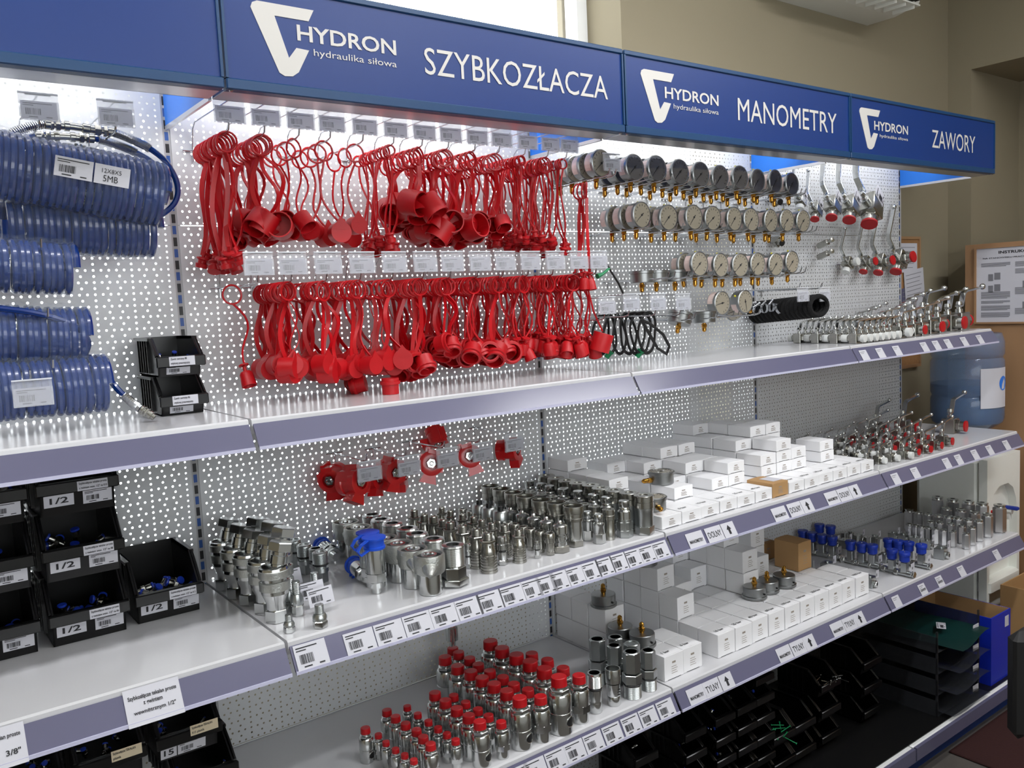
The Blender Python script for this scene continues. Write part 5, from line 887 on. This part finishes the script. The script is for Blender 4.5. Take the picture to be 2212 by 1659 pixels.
# ------------------------------------------------------------------ right end of the room: cooler, cupboard, cartons
r = tag(ob('water_cooler', None, None, (3.17, -.2, 0)), 'white water cooler standing past the end of the shelves', 'water cooler')
ob('body', MB().cbox(-.15, .15, -.12, .15, .02, .87, .02).prism([(-.15, .02), (-.15, .868), (.15, .868), (.15, .02), (.128, .02), (.128, .6), (.115, .67), (.085, .72), (.04, .745), (-.04, .745), (-.085, .72), (-.115, .67), (-.128, .6), (-.128, .02)], -.152, -.119).cbox(-.14, .14, -.16, -.1, .30, .36, .01).lathe([(.12, .87), (.11, .9), (.06, .9)], 24).mesh('body', 'cooler'), r)
for q, c_ in ((-.06, 'red_cap'), (.06, 'knob')):
    t = ob('tap', MB().lathe([(.012, 0), (.012, .045), (0, .046)], 14, T(q, -.115, .62, PI/2)).lathe([(.008, 0), (.008, .03)], 12, T(q, -.148, .585)).mesh('tap', 'white_plastic'), r)
    ob('tap_lever', MB().cbox(q - .011, q + .011, -.185, -.125, .628, .642, .003, T(0, 0, 0, .12) if 0 else I4).mesh('tap_lever', c_), t)
z = .9005; r2 = tag(ob('water_bottle', None, None, (3.17, -.2, z)), 'large blue water bottle upside down on the cooler', 'bottle')
pr = [(.028, 0), (.03, .03), (.09, .07), (.135, .1), (.142, .12), (.142, .2), (.136, .215), (.142, .23), (.142, .36), (.134, .375), (.142, .39), (.142, .44), (.13, .475), (.06, .482), (0, .478)]
pr = [(a, b_*1.0) for a, b_ in pr]
ob('shell', MB().lathe(pr, 36).mesh('shell', 'bottle'), r2)
ob('water', MB().lathe([(.026, .002), (.028, .03), (.088, .071), (.133, .101), (.14, .121), (.14, .2), (.134, .215), (.14, .23), (.14, .265), (0, .265)], 36).mesh('water', 'water'), r2)
a = np.linspace(-2.35, -1.35, 9); lb = MB().add([(.1445*math.cos(t), .1445*math.sin(t), zz) for t in a for zz in (.17, .335)], [(2*i, 2*i + 2, 2*i + 3, 2*i + 1) for i in range(8)]); l_ = ob('label', lb.mesh('label', 'paper'), r2)
dk = MB().add([(.1452*math.cos(-1.55 + .2*math.cos(t)), .1452*math.sin(-1.55 + .2*math.cos(t)), .27 + .03*math.sin(t)) for t in np.linspace(0, 2*PI, 20, endpoint=False)], [tuple(range(20))]); ob('round_mark', dk.mesh('round_mark', 'panel_blue', True), l_)
r = tag(ob('cupboard', None), 'beech wood cupboard side with the safety poster on it', 'cupboard'); cx = 3.40; cyb = onX(2085, 530, cx)[1]; cz = onX(2085, 530, cx)[2]
ob('body', MB().box(cx, cx + .018, -1.3, cyb, 0, cz).box(cx + .018, XR + .3, -1.3, cyb, .0, .02).box(cx + .018, XR + .3, -1.3, cyb, cz - .02, cz).mesh('body', 'beech', True), r)
p0 = onX(2105, 535, cx - .01); p1 = onX(2108, 700, cx - .01)
r = tag(ob('safety_poster', None, None, (cx - .002, p0[1], p1[2]), (0, 0, -PI/2)), 'framed INSTRUKCJA BHP poster on the cupboard side', 'poster'); PH = p0[2] - p1[2]; PW = .46
fr = ob('frame', MB().box(0, PW, -.012, 0, 0, .008).box(0, PW, -.012, 0, PH - .008, PH).box(0, .008, -.012, 0, .008, PH - .008).box(PW - .008, PW, -.012, 0, .008, PH - .008).mesh('frame', 'beech', True), r)
sh = ob('sheet', MB().box(.008, PW - .008, -.005, -.002, .008, PH - .008).mesh('sheet', 'paper', True), r)
ob('title', text('INSTRUKCJA BHP', 'ink', .19, .016, .03), sh, (.10, -.0055, PH - .038)); ob('subtitle', text('NA STANOWISKU PRACY Z KOMPUTEREM I DRUKARKĄ', 'ink', .38, .008, .02), sh, (.035, -.0055, PH - .056))
pb = MB(); rnd = random.Random(4)
for col in range(3):
    zz = PH - .075
    while zz > .03:
        n = rnd.randint(3, 7); x0 = .028 + col*.14
        if rnd.random() < .25 and zz > .1: zz -= .05; pb.box(x0 + .03, x0 + .05, -.0058, -.005, zz, zz + .03).box(x0 + .055, x0 + .08, -.0058, -.005, zz + .005, zz + .035); continue
        for q in range(n): pb.box(x0, x0 + .12*(rnd.uniform(.5, 1) if q == n - 1 else 1), -.0058, -.005, zz, zz + .0026); zz -= .0044
        zz -= .008
ob('text_lines', pb.mesh('text_lines', 'grey_ink', True), sh)
r = tag(ob('cork_board', None), 'small cork notice board on the wall past the shelf end', 'notice board'); y = YW - .002; c0, c1 = onY(1980, 512, y), onY(1983, 790, y)
ob('board', MB().box(c0[0] - .26, c0[0], y - .015, y, c1[2], c0[2]).mesh('board', 'cork', True), r)
ob('board_frame', MB().box(c0[0] - .26, c0[0], y - .02, y, c0[2] - .012, c0[2]).box(c0[0] - .26, c0[0], y - .02, y, c1[2], c1[2] + .014).box(c0[0] - .012, c0[0], y - .02, y, c1[2] + .014, c0[2] - .012).mesh('board_frame', 'beech', True), r)
for i, (x0, x1, z0, z1, ry, lab) in enumerate(((-.21, -.03, -.16, -.03, 0, 'white notice sheet pinned at the top of the cork board'), (-.17, .0, -.38, -.14, -.12, 'printed leaflet hanging askew on the cork board'), (-.22, -.12, -.4, -.2, -.18, 'bluish sheet behind the askew leaflet on the cork board'))):
    m_ = MB().box(x0, x1, 0, .001, z0, z1).mesh('sheet', 'paper' if i < 2 else 'rail', True); pm = MB()
    for q in range(6): pm.box(x0 + .015, x1 - .02 - .01*(q % 3), -.0006, -.0001, z1 - .02 - q*.018, z1 - .0175 - q*.018)
    put(('notice_sheet', 'paper', [('sheet', m_, ('text_lines', pm.mesh('text_lines', 'grey_ink', True)))]), lab, (c0[0], y - .018 - .003*(i == 1), c0[2]), (0, ry, 0))
m0 = onZ(2130, 1640, 0); tag(ob('floor_mat', MB().cbox(-.15, .7, -.6, .1, 0, .008, .003).mesh('floor_mat', 'mat_red'), None, (m0[0] + .1, m0[1], .0)), 'dark red mat on the floor at the right end of the base shelf', 'mat')
# air conditioner
a0 = onY(1690, 0, -.12); a1 = onY(1875, 55, YW - .003); r = tag(ob('air_conditioner', None), 'grey wall air conditioner above the MANOMETRY sign', 'air conditioner'); zb = a1[2]; xr = a1[0]
ob('casing', MB().prism([(YW, 0), (-.02, 0), (-.12, .02), (-.15, .1), (-.15, .27), (YW, .27)], xr - .8, xr, Matrix.Translation((0, 0, zb)) @ Matrix(((0, 1, 0, 0), (1, 0, 0, 0), (0, 0, 1, 0), (0, 0, 0, 1)))).mesh('casing', 'ac', True), r)
lv = MB().box(xr - .62, xr - .04, -.148, -.06, -.012, -.006, T(0, 0, zb, 0) if 0 else Matrix.Translation((0, 0, zb + .012)))
for q in range(9): lv.box(xr - .6 + q*.066, xr - .596 + q*.066, -.14, -.05, zb - .012, zb + .016)
ob('louvre', lv.mesh('louvre', 'ac', True), r); ob('outlet', MB().box(xr - .62, xr - .04, -.149, -.1, zb + .022, zb + .07).mesh('outlet', 'dark', True), r)
# base shelf right end: document trays, blue carton, brown cartons
def open_box(name, x0, x1, y0, y1, z0, z1, m, lab, inner='carton'):
    t = .004; r = tag(ob(name, None, None, ((x0 + x1)/2, (y0 + y1)/2, z0)), lab, 'box'); hx, hy, h = (x1 - x0)/2, (y1 - y0)/2, z1 - z0
    ob('walls', MB().box(-hx, hx, -hy, hy, 0, t).box(-hx, hx, -hy, -hy + t, t, h).box(-hx, hx, hy - t, hy, t, h).box(-hx, -hx + t, -hy + t, hy - t, t, h).box(hx - t, hx, -hy + t, hy - t, t, h).mesh('walls', m, True), r)
    ob('lining', MB().box(-hx + t, hx - t, hy - t - .001, hy - t, t, h).box(hx - t - .001, hx - t, -hy + t, hy - t, t, h).mesh('lining', inner, True), r); return r
zt = SB + .0035
r = open_box('document_carton', 2.60, 2.755, -.555, -.27, zt, zt + .255, 'carton_blue', 'open blue carton at the right end of the base shelf'); ob('paper_label', MB().box(.03, .06, -.1437, -.1429, .195, .235).mesh('paper_label', 'paper', True), r)
open_box('brown_carton', 3.03, 3.30, -.75, -.40, .001, .36, 'carton', 'open brown carton on the floor before the cooler')
open_box('brown_carton', 3.03, 3.33, -1.14, -.78, .001, .3, 'carton', 'open dark brown carton on the floor beside the base shelf end')
for i in range(4):
    z = zt + i*.075; r = tag(ob('letter_tray', None, None, (2.39, -.34, z)), 'smoke grey letter tray on the base shelf, %s from the bottom' % ORD[i], 'tray', 'stacked letter trays')
    ob('tray', MB().box(-.15, .15, -.2, .2, 0, .002).box(-.152, -.149, -.2, .2, 0, .055).box(.149, .152, -.2, .2, 0, .055).box(-.15, .15, .198, .2, 0, .055).box(-.152, -.146, -.2, -.194, .0, .0745).box(.146, .152, -.2, -.194, 0, .0745).box(-.152, -.146, .194, .2, 0, .0745).box(.146, .152, .194, .2, 0, .0745).mesh('tray', 'folder', True), r)
    ob('index_tab', MB().box(.10, .14, -.2025, -.2005, .01, .03).mesh('index_tab', 'paper', True), r)
    put(('plastic_folder', 'folder', [('sleeve', MB().add([(x, yy, .004 + .006*math.sin(3*x*8) - .03*max(0, -yy - .2)) for x in np.linspace(-.14, .13, 7) for yy in np.linspace(-.25, .18, 5)], [(a_*5 + b_, a_*5 + b_ + 1, a_*5 + b_ + 6, a_*5 + b_ + 5) for a_ in range(6) for b_ in range(4)]).mesh('sleeve', 'folder' if i < 3 else 'teal'))]), 'plastic document sleeve in the %s letter tray from the bottom' % ORD[i], (2.39, -.34, z + .012), (0, 0, .04*i), group='document sleeves in the trays')
put(card_kind(.06, .03, 2, 'paper_note'), 'white note lying on the green document folder', (2.38, -.50, zt + .262), (-PI/2, 0, .5))
# dark office chair back at the right photo edge
cxx, cyy = 1.61, -1.02; r = tag(ob('office_chair', None, None, (cxx, cyy, 0)), 'dark office chair at the lower right photo corner', 'chair')
ob('backrest', MB().cbox(0, .42, -.05, 0, .46, .735, .02).mesh('backrest', 'dark'), r); ob('seat', MB().cbox(0, .44, -.48, -.05, .40, .46, .02).mesh('seat', 'dark'), r)
ob('stem', MB().lathe([(.025, .09), (.025, .40)], 14, T(.22, -.26, 0)).mesh('stem', 'steel'), r); ob('back_bracket', MB().box(.19, .25, -.26, .012, .385, .40).box(.19, .25, .0, .012, .4, .6).mesh('back_bracket', 'black', True), r)
for q in range(5):
    a = 2*PI*q/5; l = ob('leg', MB().box(0, .26, -.018, .018, .06, .09, T(.22, -.26, 0, 0, 0, a)).mesh('leg', 'black', True), r); ob('caster', MB().lathe([(.03, -.02), (.03, .02)], 16, T(.22 + .25*math.cos(a), -.26 + .25*math.sin(a), .0305, PI/2, 0, a)).mesh('caster', 'black'), l)
